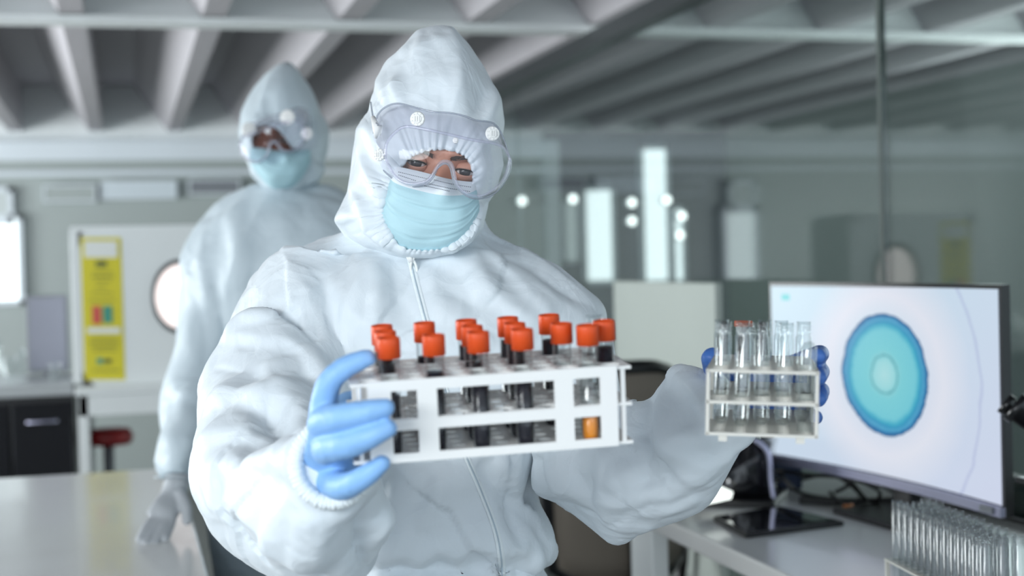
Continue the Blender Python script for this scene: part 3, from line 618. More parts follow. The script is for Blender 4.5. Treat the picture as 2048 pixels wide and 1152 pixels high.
def tube_meshes(kind, r, h, level, gm, screw):
    key = (kind, r, h, level, gm.name)
    if key in tube_cache: return tube_cache[key]
    w = r*.10; pr_ = [(0, 0), (r*.5, r*.13), (r*.87, r*.5), (r, r)]
    if screw and kind == 'empty':
        z = h-.013; pr_ += [(r, z-.002), (r*.86, z)]
        for k in range(3): pr_ += [(r*.86, z+.001+k*.0035), (r*.99, z+.002+k*.0035), (r*.86, z+.0032+k*.0035)]
        pr_ += [(r*.9, h), (r*.74, h), (r*.74, z), (r-w, z-.004)]
    else: pr_ += [(r, h), (r-w, h)]
    pr_ += [(r-w, r), (r*.78, r*.55), (r*.45, r*.22), (0, w)]
    bm = bmesh.new(); lathe(bm, pr_, 20); g = bm_mesh(bm, 'glass'); g.materials.append(gm)
    res = {'glass': g}
    if level:
        ri = r-w-.0002; bm = bmesh.new(); lathe(bm, [(0, w+.0004), (ri*.45, r*.26), (ri*.8, r*.6), (ri, r*1.02), (ri, level), (0, level-.0006)], 20); me_ = bm_mesh(bm, 'liquid'); me_.materials.append(URINE if kind == 'urine' else BLOOD); res['liquid'] = me_
    if kind in ('blood', 'urine'):
        R = r*1.2; bm = bmesh.new(); z0 = h-.006; n = 40; prof_ = [(r*.98, z0), (R, z0), (R, h+.0105), (R*.96, h+.0125), (R*.8, h+.0128), (R*.78, h+.011), (0, h+.011)]
        lathe(bm, prof_, n)
        for v in bm.verts:
            rr = math.hypot(v.co.x, v.co.y)
            if abs(rr-R) < 1e-5:
                k = round(math.atan2(v.co.y, v.co.x)/(2*PI/n))
                if k % 2: v.co.x *= .97; v.co.y *= .97
        me_ = bm_mesh(bm, 'cap'); me_.materials.append(CAP); res['cap'] = me_
    for m_ in res.values(): m_.polygons.foreach_set('use_smooth', [True]*len(m_.polygons))
    tube_cache[key] = res; return res
def put_tube(M, kind, r, h, level, gm, lab, group, screw=True, name='test_tube'):
    res = tube_meshes(kind, r, h, level, gm, screw)
    t = bpy.data.objects.new(name, res['glass']); COL.objects.link(t); t.matrix_basis = M; tag(t, lab, 'test tube', group)
    for k, m_ in res.items():
        if k == 'glass': continue
        c = bpy.data.objects.new({'liquid': 'sample_liquid', 'cap': 'screw_cap'}[k], m_); COL.objects.link(c); c.parent = t
    return t
ORD = ['first', 'second', 'third', 'fourth', 'fifth', 'sixth', 'seventh', 'eighth', 'ninth', 'tenth', 'eleventh', 'twelfth', 'thirteenth', 'fourteenth', 'fifteenth']
# ---- rack held by the gloved hand in front
def cammat(o, psi, pit, rol):                 # x right, y away, z up in the view, turned
    M = world_axes(o, RT, fwd, UP)
    return M @ Matrix.Rotation(rol, 4, 'Y') @ Matrix.Rotation(psi, 4, 'Z') @ Matrix.Rotation(pit, 4, 'X')
R1 = cammat(P(985, 750, 1.285), math.radians(9), math.radians(7), math.radians(-3.4))   # origin: centre of top plate's front edge
RH = .071; pit1 = .0203; RW = .257
t = thing('test_tube_rack', 'white plastic rack of red capped tubes gripped by pale blue glove', 'test tube rack', R1)
yc = .0525
for z, nm in ((0, 'top_shelf'), (-.034, 'middle_shelf'), (-.070, 'bottom_shelf')):
    bm = bmesh.new(); plate(bm, 12, 5, pit1, .0092 if z > -.05 else .0062, .0028, RW/2, .0525, 16)
    bmesh.ops.transform(bm, matrix=Matrix.Translation((0, yc, z)), verts=bm.verts); obj(nm, bm, PLW, t, False, False)
def window_panel(y0, y1):
    bm = bmesh.new(); X0, X1 = -.1135, .1145
    xs = [X0, -.0925, -.0693, -.0512, .0560, .0735, .0985, X1]; zs = [-.0735, -.0655, -.0445, -.0345, -.0085, .0015]
    for i in range(7):
        for j in range(5):
            if i in (1, 3, 5) and j in (1, 3): continue
            box(bm, (xs[i], y0, zs[j]), (xs[i+1], y1, zs[j+1]))
    bmesh.ops.remove_doubles(bm, verts=bm.verts, dist=1e-5); 
    kill = {}
    for f in bm.faces: kill.setdefault(tuple(sorted(v.index for v in f.verts)), []).append(f)
    bm.verts.index_update(); kill = {}
    for f in bm.faces: kill.setdefault(tuple(sorted(v.index for v in f.verts)), []).append(f)
    bmesh.ops.delete(bm, geom=[f for l in kill.values() if len(l) > 1 for f in l], context='FACES')
    return bm
obj('front_panel', window_panel(-.0025, .0005), PLW, t, False, False)
obj('back_panel', window_panel(.1045, .1075), PLW, t, False, False)
for sgn in (-1, 1):
    for yy in (.004, .099):
        bm = bmesh.new(); box(bm, (sgn*.121-.002, yy-.002, -.072), (sgn*.121+.002, yy+.002, 0)); obj('corner_post', bm, PLW, t, False, False)
TR, TH = .0087, .100                                # tubes stand on bottom shelf z=-.070
# columns: (x hole index 0..11, {row: (kind, liquid level)})
colpx = [(1, 'first'), (3, 'second'), (5, 'third'), (7, 'fourth'), (9, 'fifth'), (10, 'sixth')]
spec = {1: {0: ('blood', .060, 'nearly drained top'), 2: ('blood', .082, ''), 4: ('blood', .086, '')},
        3: {0: ('blood', .079, ''), 4: ('blood', .080, '')},
        5: {0: ('blood', .071, ''), 2: ('blood', .078, ''), 4: ('blood', .088, '')},
        7: {0: ('blood', .071, ''), 2: ('blood', .086, ''), 4: ('blood', .090, '')},
        9: {1: ('blood', .072, ''), 4: ('blood', .088, '')},
        10: {0: ('urine', .037, 'orange')}, 11: {1: ('blood', .088, ''), 3: ('empty', 0, '')}}
rown = {0: 'front row', 1: 'next to front row', 2: 'middle row', 3: 'row behind the middle', 4: 'back row'}
# x positions read along the rack, in metres from its middle
xpos = {1: -.0915, 3: -.0525, 5: -.0105, 7: .0310, 9: .0630, 10: .0910, 11: .1080}
for ci, (hc, rows) in enumerate(spec.items()):
    for row, (kind, lev, note) in rows.items():
        hi_ = (hc-5.5)*pit1
        x_ = {1: 1, 3: 3, 5: 5, 7: 7, 9: 8.6, 10: 10, 11: 11}[hc]; x_ = (round(x_)-5.5)*pit1
        M = R1 @ Matrix.Translation((x_, yc+(row-2)*pit1, -.0742))
        if kind == 'urine': lab = 'red capped tube with orange liquid near the far end of white rack'
        elif kind == 'empty': lab = 'open empty glass tube at the uncovered end of the white rack'
        else: lab = 'red capped dark blood tube, %s column from the glove, %s' % (ORD[ci], rown[row])
        put_tube(M, kind, TR, TH if kind != 'empty' else .112, lev, GLASSB if kind == 'blood' else GLASS, lab, 'tubes in the rack of red caps')
# ---- rack held behind by the other hand (seen end-on)
R2 = cammat(P(1525, 741, 1.335), math.radians(-10.0), math.radians(.8), math.radians(1.0))
t = thing('test_tube_rack', 'worn translucent rack of empty glass tubes held end-on before the monitor', 'test tube rack', R2)
for z, nm in ((0, 'top_shelf'), (-.0295, 'middle_shelf'), (-.0595, 'bottom_shelf')):
    bm = bmesh.new(); plate(bm, 5, 12, pit1, .0086 if z > -.05 else .0062, .0030, .0525, .124, 14)
    bmesh.ops.transform(bm, matrix=Matrix.Translation((0, .124, z)), verts=bm.verts); obj(nm, bm, PLG, t, False, False)
for sgn in (-1, 1):
    for yy in (.003, .124, .245):
        bm = bmesh.new(); box(bm, (sgn*.0505-.0018, yy-.003, -.0625), (sgn*.0505+.0018, yy+.003, -.0005), bev=.0005); obj('corner_post', bm, PLG, t, False, False)
    bm = bmesh.new(); box(bm, (sgn*.036-.004, .002, -.068), (sgn*.036+.004, .012, -.0622)); obj('foot', bm, PLG, t, False, False)
r2spec = [(0, 3), (0, 6), (1, 2), (1, 5), (2, 3), (2, 7), (3, 3), (3, 6), (4, 1), (4, 5)]
cn = ['first column beside the thumb', 'second column from the thumb', 'middle column', 'fourth column from the thumb', 'column beside the fingertips']
for k, (c_, r_i) in enumerate(r2spec):
    near = k % 2 == 0
    M = R2 @ Matrix.Translation(((c_-2)*pit1, .124+(r_i-5.5)*pit1, -.0592)) @ (Matrix.Rotation(math.radians([1.5, -1, 2, 0, -1.5, 1][k % 6]), 4, 'Y'))
    hh = .102 if (c_, r_i) != (4, 1) else .086
    if (c_, r_i) == (4, 1):
        M = M @ Matrix.Translation((0, 0, .086)) @ Matrix.Rotation(PI, 4, 'X')
        put_tube(M, 'plain', .0078, .086, 0, GLASS, 'upside down round ended glass tube, column beside the fingertips', 'tubes in the worn rack', name='test_tube')
    else: put_tube(M, 'empty', .0080, hh, 0, GLASS, 'empty threaded glass tube, %s, %s of its pair' % (cn[c_], 'near one' if near else 'rear one'), 'tubes in the worn rack')
M = R2 @ Matrix.Translation((-1*pit1, .124+(1.5)*pit1, -.0592))
tt = put_tube(M, 'empty', .0080, .098, 0, GLASS, 'glass tube with copper coloured cap, rearmost of the worn rack', 'tubes in the worn rack')
bm = bmesh.new(); lathe(bm, [(.0086, .094), (.0096, .0945), (.0098, .0985), (.0094, .1000), (.008, .1005), (0, .1000)], 24); obj('screw_cap', bm, CAPC, tt, True, False)
# ---- rack of empties on the desk, lower right corner
A_ = P(1845, 1003, 2.2); B_ = P(2030, 1078, 1.90); ax = B_-A_; ax.z = 0; ax.normalize(); ay = Vector((0, 0, 1)).cross(ax)
c3 = P(1776, 1122, 2.24)
R3 = world_axes(Vector((c3.x, c3.y, .90)), ax, ay, Vector((0, 0, 1)))
t = thing('test_tube_rack', 'grey plastic rack full of tall empty tubes on the desk corner', 'test tube rack', R3)
p3 = .0235; nx3, ny3 = 14, 3; PZ = P(1795, 1128, 2.2).z-.90; print('rack3 plate z', PZ)
for z, nm in ((PZ, 'top_shelf'), (PZ*.5, 'middle_shelf'), (.006, 'bottom_shelf')):
    bm = bmesh.new(); plate(bm, nx3, ny3, p3, (.0098 if z > .01 else .006), .003, nx3*p3/2+.006, ny3*p3/2+.004, 12)
    bmesh.ops.transform(bm, matrix=Matrix.Translation((nx3*p3/2, ny3*p3/2, z)), verts=bm.verts); obj(nm, bm, PLG, t, False, False)
for xx in (-.003, nx3*p3+.003):
    for yy in (0, ny3*p3): bm = bmesh.new(); box(bm, (xx-.003, yy-.003, 0), (xx+.003, yy+.003, PZ-.001)); obj('corner_post', bm, PLG, t, False, False)
for i in range(nx3):
    for j in range(ny3):
        if (i == 0 and j == 1): continue
        M = R3 @ Matrix.Translation(((i+.5)*p3, (j+.5)*p3, .0065))
        put_tube(M, 'empty', .0092, .155+((i*7+j*3) % 3)*.001, 0, GLASS2, 'tall empty tube in desk rack, %s from tablet end, %s line from glass wall' % (ORD[i], ['third', 'second', 'first'][j]), 'empty tubes in the desk rack')

# ================================================================== people
def star(points, c, n):                       # closed outline -> radius by angle around c
    pts = points+[points[0]]; th, rr = [], []
    for a, b in zip(pts, pts[1:]):
        for k in range(12):
            t_ = k/12; x_ = a[0]+(b[0]-a[0])*t_-c[0]; y_ = a[1]+(b[1]-a[1])*t_-c[1]; th.append(math.atan2(y_, x_)); rr.append(math.hypot(x_, y_))
    th = np.array(th); rr = np.array(rr); o = np.argsort(th); th = th[o]; rr = rr[o]
    th = np.concatenate([th-2*PI, th, th+2*PI]); rr = np.concatenate([rr]*3); q = np.linspace(-PI, PI, n, endpoint=False)
    return q, np.interp(q, th, rr)
def hood_mesh(opening, outline, c, D0, D1, D2, n=360, gather=46, gamp=.0022, odep=None):
    q, ro = star(opening, c, n); _, rs = star(outline, c, n)
    for _k in range(2): rs = (np.roll(rs, 1)+rs*2+np.roll(rs, -1))/4
    bm = bmesh.new(); rings = []
    def add(radii, depth): rings.append([bm.verts.new(P(c[0]+math.cos(a)*r*1.0, c[1]+math.sin(a)*r, d)) for a, r, d in zip(q, radii, depth)])
    dop = np.array([D0+(odep(a) if odep else 0) for a in q]); ph = q*gather+np.sin(q*7)*2+np.sin(q*13)*1.2
    NA = 34
    add(ro*.985, dop+.016)
    for i in range(NA+1):
        u = i/NA; a = u*PI/2; sr = math.sin(a); f = 1-math.cos(a)
        g = np.sin(ph)*gamp*math.exp(-u/.13) + np.sin(ph*.37+1)*gamp*1.0*math.exp(-u/.30)*min(1, u*6)
        lip = -.004*math.exp(-(u/.035)**2)
        add(ro+(rs-ro)*sr + (2.0*np.sin(ph) if i == 0 else 0), dop+(D1-dop)*f**1.15+g+lip)
    for i in range(1, 14):
        b = i/14*PI/2; add(rs*(math.cos(b)**.8), np.full(n, D1+(D2-D1)*math.sin(b)))
    for a_, b_ in zip(rings, rings[1:]):
        for k in range(n): bm.faces.new((a_[k], a_[(k+1) % n], b_[(k+1) % n], b_[k]))
    bm.faces.new(rings[-1]); bmesh.ops.recalc_face_normals(bm, faces=bm.faces); return bm_mesh(bm, 'hood')
def head_body(c, D, tilt, s, skin, root, body_loft, closed=False, tuck=None):
    """head with brow, eye sockets, nose and neck joined to the body under the coverall; c: px midway between the eyes"""
    eR = (RT*math.cos(tilt)-UP*math.sin(tilt)).normalized(); eF = (-fwd*math.cos(.10)-UP*math.sin(.10)); eF = (eF-eR*eF.dot(eR)).normalized(); eU = eF.cross(eR)*-1
    eU = eR.cross(eF)*-1
    if eU.dot(UP) < 0: eU = -eU
    o = P(c[0], c[1], D)                      # point on the face surface between the eyes
    H = world_axes(o-eF*.092*s, eR, eF, eU)
    bm = bmesh.new(); n, m = 120, 90; rings = []
    for j in range(m+1):
        ph = PI*j/m; ring = []
        for i in range(n):
            th = 2*PI*i/n; x = math.sin(ph)*math.cos(th); y = math.sin(ph)*math.sin(th); z = math.cos(ph)
            v = Vector((x*.074, y*.092, z*.118 if z > 0 else z*.118)); 
            if z < 0: v.x *= 1-.28*z*z; v.y *= 1-.08*z*z
            if y > 0:
                X, Z = v.x, v.z; f = lambda cx, cz, sx_, sz_: math.exp(-((X-cx)/sx_)**2-((Z-cz)/sz_)**2)
                dy = 0
                for sg in (-1, 1):
                    dy += -.017*f(sg*.031, -.002, .017, .011) + .006*f(sg*.028, .020, .022, .008) + .004*f(sg*.045, -.030, .018, .015)
                    dy += .0025*f(sg*.010, .018, .005, .006) - .0012*f(sg*.0045, .021, .0016, .009)
                dy += .014*f(0, -.022, .010, .018) + .020*f(0, -.043, .012, .013) - .002*f(0, .004, .010, .010)
                dy += .004*f(0, -.075, .022, .008) - .003*f(0, -.069, .022, .002) + .005*f(0, -.10, .02, .014)
                v.y += dy*min(1, y*2)
            ring.append(bm.verts.new(H @ (v*s)))
        rings.append(ring)
    for a_, b_ in zip(rings, rings[1:]):
        for k in range(n): bm.faces.new((a_[k], a_[(k+1) % n], b_[(k+1) % n], b_[k]))
    bmesh.ops.remove_doubles(bm, verts=bm.verts, dist=1e-5); bmesh.ops.recalc_face_normals(bm, faces=bm.faces)
    head = union([bm, body_loft], .0022*s if not closed else .005, 1)
    if tuck:
        tree, op_, cc = tuck; q_, ro_ = star(op_, cc, 360)
        for v in head.vertices:
            d_ = v.co-CAM; z_ = d_.dot(fwd)
            if d_.dot(UP)/z_*F < -60-576+cc[1]*0-400: continue
            px_ = 1024+d_.dot(RT)/z_*F; py_ = 576-d_.dot(UP)/z_*F; a_ = math.atan2(py_-cc[1], px_-cc[0]); r_ = math.hypot(px_-cc[0], py_-cc[1])
            if r_ < ro_[int((a_+PI)/(2*PI)*360) % 360]*1.0: continue
            kf = min(1, (r_/ro_[int((a_+PI)/(2*PI)*360) % 360]-1)*3.5)
            if (v.co-H.translation).length < .15*s: v.co = v.co.lerp(H.translation, .15*kf); d_ = v.co-CAM; z_ = d_.dot(fwd)
            h_ = tree.ray_cast(CAM, d_.normalized())[0]
            if h_ is None:
                ctr = P(cc[0], py_, z_)
                for _i in range(12):
                    v.co = v.co.lerp(ctr, .08); h_ = tree.ray_cast(CAM, (v.co-CAM).normalized())[0]
                    if h_ is not None: v.co = v.co.lerp(ctr, .06); break
                if h_ is None: continue
                z_ = (v.co-CAM).dot(fwd)
            zh = (h_-CAM).dot(fwd)
            if z_ < zh+.006*s: v.co = v.co+fwd*(zh+.006*s-z_)
    link('body', head, skin, root)
    if closed: return H
    for sg in (-1, 1):
        ec = Vector((sg*.031, .0775, -.001))
        bm = bmesh.new(); bmesh.ops.create_uvsphere(bm, u_segments=32, v_segments=20, radius=.0118); bmesh.ops.transform(bm, matrix=Matrix.Translation(ec), verts=bm.verts); bmesh.ops.transform(bm, matrix=H, verts=bm.verts); eb = obj('eyeball', bm, EYEW, root, True)
        bm = bmesh.new(); lathe(bm, [(0, .0127), (.0025, .0126), (.0062, .0107), (.0072, .0096)], 24, H @ Matrix.Translation(ec) @ Matrix.Rotation(-PI/2, 4, 'X')); obj('iris', bm, IRIS, eb, True)
        # lids: shells over the ball, upper lid lower than the lower one is high
        bm = bmesh.new()
        def lid(z_edge, sgn, r=.0130):
            rws = []
            for j in range(9):
                v = j/8; row = []
                for i in range(17):
                    u = i/16*2-1; az = u*1.25; edge = z_edge*(1-u*u)*1.0+sgn*-.001*0; el = edge+(sgn*1.35-edge)*v
                    row.append(bm.verts.new(H @ (ec+Vector((math.sin(az)*math.cos(el), math.cos(az)*math.cos(el), math.sin(el)))*(r+.0004*math.sin(v*PI)))))
                rws.append(row)
            for a_, b_ in zip(rws, rws[1:]):
                for k in range(16): bm.faces.new((a_[k], a_[k+1], b_[k+1], b_[k]))
            return [v.co.copy() for v in rws[0]]
        up = lid(.20, 1); lo = lid(-.36, -1)
        bmesh.ops.recalc_face_normals(bm, faces=bm.faces); li = obj('eyelids', bm, skin, root, True); li.modifiers.new('s', 'SOLIDIFY').thickness = .0012
        bm = bmesh.new(); tube(bm, [v+eF*.0012 for v in up], .0010, 6)
        for k in range(1, 16):
            p0 = up[k]; tube(bm, [p0, p0+eF*.003-eU*.0008, p0+eF*.0055+eU*.0022+eR*(k-8)*.00035], [.00035, .0003, .0001], 4, False)
        obj('eyelashes', bm, LASH, root, True)
        bm = bmesh.new(); rr = random.Random(5+sg)
        for k in range(150):
            u = rr.random(); x_ = sg*(.010+.040*u); z_ = .0105+.009*math.sin(u*PI*.65)-.004*u+rr.uniform(-.0030, .0030)*(1-.5*u)
            yy = .092*math.sqrt(max(0, 1-(x_/.074)**2-(z_/.118)**2))+.0062
            p0 = Vector((x_, yy-.001, z_)); p1 = p0+Vector((sg*.0055, .0016, .0016-.002*u)); tube(bm, [H @ p0, H @ ((p0+p1)/2+Vector((0, .0008, .0006))), H @ p1], [.00042, .0004, .0001], 4, False)
        obj('eyebrow', bm, HAIR, root, True)
    return H
# ------------------------------------------------------------------ person holding the racks
base = P(850, 1000, 1.92); base.z = 0
ROOT = thing('person', 'person in white hooded coverall, mask and goggles holding out two tube racks', 'person', base)
def row(y, xl, xr, D, hd): return ((xl+xr)/2, y, D, ((xr-xl)/2, 0, 0), (0, 0, hd))
def xf(s, dx=0, dy=0, k=1, D=0): return s
torso = [row(430, 730, 960, 1.93, .06), row(478, 660, 985, 1.93, .09), row(515, 570, 1070, 1.92, .12), row(560, 505, 1150, 1.91, .14), row(615, 500, 1216, 1.90, .155), row(680, 520, 1205, 1.895, .165),
         row(780, 560, 1160, 1.89, .17), row(880, 590, 1108, 1.89, .172), row(970, 600, 1072, 1.89, .172), row(1000, 600, 1068, 1.89, .172), row(1060, 590, 1090, 1.89, .178), row(1105, 590, 1104, 1.89, .18), row(1122, 600, 1098, 1.89, .172),
         row(1136, 640, 1078, 1.89, .15), row(1160, 620, 1090, 1.89, .16), row(1250, 600, 1110, 1.9, .17), row(1420, 600, 1110, 1.9, .17)]
legs = []
for s in (-1, 1):
    cx = 855+s*125
    legs.append([(cx-s*10, 1380, 1.9, (135, 0, 0), (0, 0, .14)), (cx, 1500, 1.9, (130, 0, 0), (0, 0, .13)), (cx+s*10, 1900, 1.9, (105, 0, 0), (0, 0, .095)), (cx+s*15, 2300, 1.93, (90, 0, 0), (0, 0, .08)), (cx+s*15, 2580, 1.95, (70, 0, 0), (0, 0, .07)), (cx+s*18, 2660, 1.92, (72, 0, 0), (0, 0, .12)), (cx+s*18, 2715, 1.90, (74, 0, 0), (0, 0, .135))])
lsl = [(640, 520, 1.90, (90, 0, 0), (0, 35, .09)), (602, 575, 1.88, (112, 0, 0), (0, 20, .105)), (576, 650, 1.84, (134, 0, 0), (0, 0, .11)), (560, 730, 1.79, (146, 0, 0), (0, 10, .11)), (556, 810, 1.73, (160, 0, 0), (0, 15, .11)),
       (552, 885, 1.67, (170, 0, 0), (0, 30, .11)), (556, 960, 1.60, (172, 0, 0), (0, 60, .10)), (580, 1030, 1.54, (168, 40, 0), (-20, 110, .07)), (610, 1040, 1.48, (150, 60, 0), (-40, 118, .02)),
       (638, 1000, 1.42, (118, 58, 0), (-50, 105, .0)), (656, 960, 1.37, (84, 44, 0), (-40, 84, .0)), (665, 930, 1.345, (62, 36, 0), (-34, 66, 0)), (668, 925, 1.34, (60, 36, 0), (-34, 64, 0))]
rsl = [(1100, 600, 1.90, (90, 0, 0), (0, 0, .10)), (1130, 660, 1.89, (96, 0, 0), (0, 0, .105)), (1148, 740, 1.87, (88, 0, 0), (0, 0, .10)), (1160, 830, 1.83, (92, 0, 0), (0, 0, .10)), (1168, 900, 1.79, (100, 0, 0), (0, 20, .09)), (1180, 950, 1.76, (70, 0, 0), (0, 15, .06))]
def col(x, top_, bot_, D, hd, lean=0): return (x, (top_+bot_)/2, D, (lean, (bot_-top_)/2, 0), (0, 0, hd))
fsl = [col(1078, 905, 975, 1.79, .03), col(1110, 870, 990, 1.785, .06), col(1150, 850, 1018, 1.78, .08), col(1190, 830, 1050, 1.765, .09), col(1232, 812, 1082, 1.745, .088), col(1262, 802, 1076, 1.73, .086), col(1305, 806, 1058, 1.71, .084), col(1345, 772, 1040, 1.685, .082, 12),
       col(1385, 742, 1010, 1.655, .078, 34), (1430, 838, 1.625, (50, 96, 0), (-15, 8, .06)), (1464, 822, 1.61, (42, 68, 0), (-10, 5, .045)), (1476, 815, 1.605, (34, 54, 0), (-10, 5, .038))]
suit = union([loft(torso, 48, 4, 2.3), loft(lsl, 44, 4), loft(rsl, 44, 4), loft(fsl, 44, 4, 1.8)]+[loft(l, 32, 3) for l in legs], .0042, 5)
def C4(*a): return [(360+x*.6007, 460+y*.6007) for x, y in a]
def C5(*a): return [(1060+x*.3924, 700+y*.3924) for x, y in a]
def C3(*a): return [(200+x*.6702, 380+y*.6702) for x, y in a]
crumple(suit, .0025, 5.0, 1, (1, 1, .7))
CR = [  # amp, width side a, width side b (mm), points
 (11, 7, 34, C4((110, 352), (250, 368), (400, 402), (440, 460), (478, 560))), (-10, 14, 26, C4((290, 240), (390, 325), (490, 440), (600, 520))), (10, 8, 30, C4((480, 110), (560, 255), (640, 345), (700, 420))),
 (10, 8, 40, C4((75, 715), (150, 690), (252, 682))), (-9, 12, 22, C4((250, 690), (215, 755), (150, 800), (110, 900))), (12, 9, 30, C4((225, 540), (330, 605), (415, 680))), (-12, 12, 22, C4((250, 600), (330, 660), (400, 705))),
 (9, 8, 24, C4((170, 350), (230, 310), (300, 290), (440, 205))), (10, 8, 26, C4((130, 820), (230, 790), (330, 770), (390, 800))), (8, 12, 40, C4((85, 925), (150, 935), (240, 985), (420, 1100))),
 (-4, 20, 24, C4((110, 990), (170, 1025), (260, 1090), (320, 1130))), (9, 8, 28, C4((380, 870), (330, 960), (300, 1060), (340, 1150))), (10, 9, 24, C4((430, 930), (440, 1020), (410, 1110))), (-8, 12, 16, C4((520, 950), (560, 1040), (600, 1120))),
 (10, 10, 26, C4((90, 590), (180, 560), (300, 600))), (-8, 16, 16, C4((110, 460), (220, 480), (330, 540))), (9, 8, 24, C4((290, 440), (330, 560), (420, 640))), (-9, 12, 22, C4((420, 480), (500, 560), (560, 600))),
 (-11, 14, 20, C4((632, 770), (628, 880), (612, 1000), (600, 1100))), (11, 9, 30, C4((770, 790), (715, 880), (660, 1000), (640, 1080))), (9, 8, 26, C4((870, 770), (850, 880), (800, 1000))), (-8, 14, 18, C4((700, 790), (690, 900), (720, 1010))),
 (11, 8, 34, C4((1050, 760), (1110, 870), (1190, 1000), (1228, 1080))), (-8, 14, 14, C4((990, 770), (1080, 900), (1140, 1060))), (-9, 14, 18, C4((1180, 780), (1150, 860), (1130, 920))), (9, 9, 22, C4((1228, 1085), (1150, 1110), (1060, 1120), (960, 1110))),
 (10, 8, 30, C4((835, 90), (900, 120), (985, 160), (1010, 240))), (-7, 12, 18, C4((850, 180), (930, 230), (1010, 280))), (8, 8, 26, C4((1010, 80), (1120, 170), (1240, 300))), (-7, 14, 20, C4((1120, 100), (1250, 190), (1400, 280))), (9, 8, 24, C4((960, 170), (1090, 260), (1210, 330))),
 (-8, 10, 18, C4((700, 90), (720, 200), (740, 320))), (8, 8, 22, C4((640, 110), (660, 220), (650, 330))), (8, 8, 22, C4((820, 120), (850, 220), (880, 310))), (-10, 14, 18, C4((430, 120), (470, 60), (560, 50), (680, 70))), (8, 8, 20, C4((560, 60), (600, 150), (610, 260))),
 (11, 7, 34, C5((400, 500), (374, 640), (378, 780), (404, 900))), (-13, 10, 24, C5((440, 500), (400, 640), (400, 740))), (10, 8, 26, C5((130, 655), (210, 680), (330, 745))), (-9, 10, 18, C5((250, 590), (280, 680), (340, 745))), (9, 8, 20, C5((90, 600), (150, 640), (240, 740), (370, 800))),
 (12, 8, 28, C5((380, 672), (520, 630), (600, 592), (690, 570))), (12, 8, 30, C5((675, 572), (760, 480), (850, 400))), (11, 8, 28, C5((722, 205), (690, 330), (718, 430), (680, 570))), (-10, 10, 20, C5((580, 410), (630, 490), (670, 560))), (11, 8, 30, C5((400, 760), (560, 722), (750, 668), (960, 560))),
 (-9, 10, 18, C5((470, 690), (640, 650), (780, 600))), (10, 8, 24, C5((860, 400), (980, 500), (1010, 560))), (11, 8, 22, C5((735, 110), (810, 200), (870, 320), (880, 400))), (-10, 10, 20, C5((760, 240), (800, 320), (800, 400))), (9, 8, 22, C5((480, 420), (570, 350), (640, 260), (720, 190))),
 (-9, 12, 18, C5((440, 560), (560, 560), (650, 590))), (8, 8, 22, C5((530, 800), (680, 790), (850, 740))), (-9, 10, 14, C5((960, 440), (1040, 520), (1120, 510))),
]
for y in range(12): CR.append(((5 if y % 2 else -6), 6, 8, [(650+y*38, 1112), (648+y*38, 1138), (652+y*38, 1165)]))
crease(suit, CR); facets(suit, .18, -.19, 11, (1, 1, .70), .07); facets(suit, .08, -.085, 5, (1, 1, .8), .03)
SO = link('coverall', suit, SUIT, ROOT)
suit_tree_mesh = suit.copy(); suit_tree_mesh.transform(pw(ROOT)); ST = bvh(suit_tree_mesh)
# cuffs (elastic)
def gathered_ring(cx, cy, D, u, v, r=.006, n=260, g=57, tilt=(0, 0, 0)):
    bm = bmesh.new(); rings = []; m = 10
    for k in range(n):
        a = 2*PI*k/n; w = 1+.009*math.sin(a*g)+.014*math.sin(a*g*.53+1)
        c_ = P(cx+(u[0]*math.cos(a)+v[0]*math.sin(a))*w, cy+(u[1]*math.cos(a)+v[1]*math.sin(a))*w, D+u[2]*math.cos(a)+v[2]*math.sin(a)); o = P(cx, cy, D)
        out = (c_-o).normalized(); ax_ = fwd; rr = r*(1+.06*math.sin(a*g+.8)+.08*math.sin(a*g*1.7))
        rings.append([bm.verts.new(c_+(out*math.cos(2*PI*j/m)+ax_*math.sin(2*PI*j/m))*rr) for j in range(m)])
    for i in range(n):
        a_, b_ = rings[i], rings[(i+1) % n]
        for j in range(m): bm.faces.new((a_[j], a_[(j+1) % m], b_[(j+1) % m], b_[j]))
    bmesh.ops.recalc_face_normals(bm, faces=bm.faces); return bm
obj('elastic_cuff', gathered_ring(666, 927, 1.335, (64, 37, 0), (-37, 68, 0), .0078), ELAST, ROOT, True)
obj('elastic_cuff', gathered_ring(1478, 812, 1.60, (36, 58, 0), (-10, 5, .042), .006), ELAST, ROOT, True)
# zip
zp = [(818, 503), (826, 540), (836, 580), (852, 640), (880, 740), (905, 830), (932, 910), (962, 980), (992, 1060), (1003, 1120), (1004, 1150)]
bm = bmesh.new(); L3 = []
for q_ in smooth_path([(a, b, 0) for a, b in zp], 8):
    h = [cast(ST, q_.x+k*4.6, q_.y+k*.8) for k in (-1.6, -.55, 0, .55, 1.6)]
    if all(v[0] is not None for v in h): L3.append([v[0]-fwd*e for v, e in zip(h, (.0006, .0030, .0018, .0030, .0006))])
rows = [[bm.verts.new(v) for v in r] for r in L3]
for a_, b_ in zip(rows, rows[1:]):
    for k in range(4): bm.faces.new((a_[k], a_[k+1], b_[k+1], b_[k]))
obj('zip_tape', bm, ELAST, ROOT, True)
bm = bmesh.new(); tube(bm, [(r[2]-fwd*.0008) for r in L3], .0011, 8); obj('zip_teeth', bm, mat('zip_grey', srgb(182, 196, 206), .4), ROOT, True)
zt_, _ = cast(ST, 821, 520); D_ = (zt_-CAM).dot(fwd)-.012
bm = bmesh.new()
def ring_flat(cx, cy, rx, ry, th):
    pts = [P(cx+math.cos(2*PI*k/24)*rx+(math.sin(2*PI*k/24)*ry)*.12, cy+math.sin(2*PI*k/24)*ry, D_) for k in range(25)]; tube(bm, pts, th, 8, False)
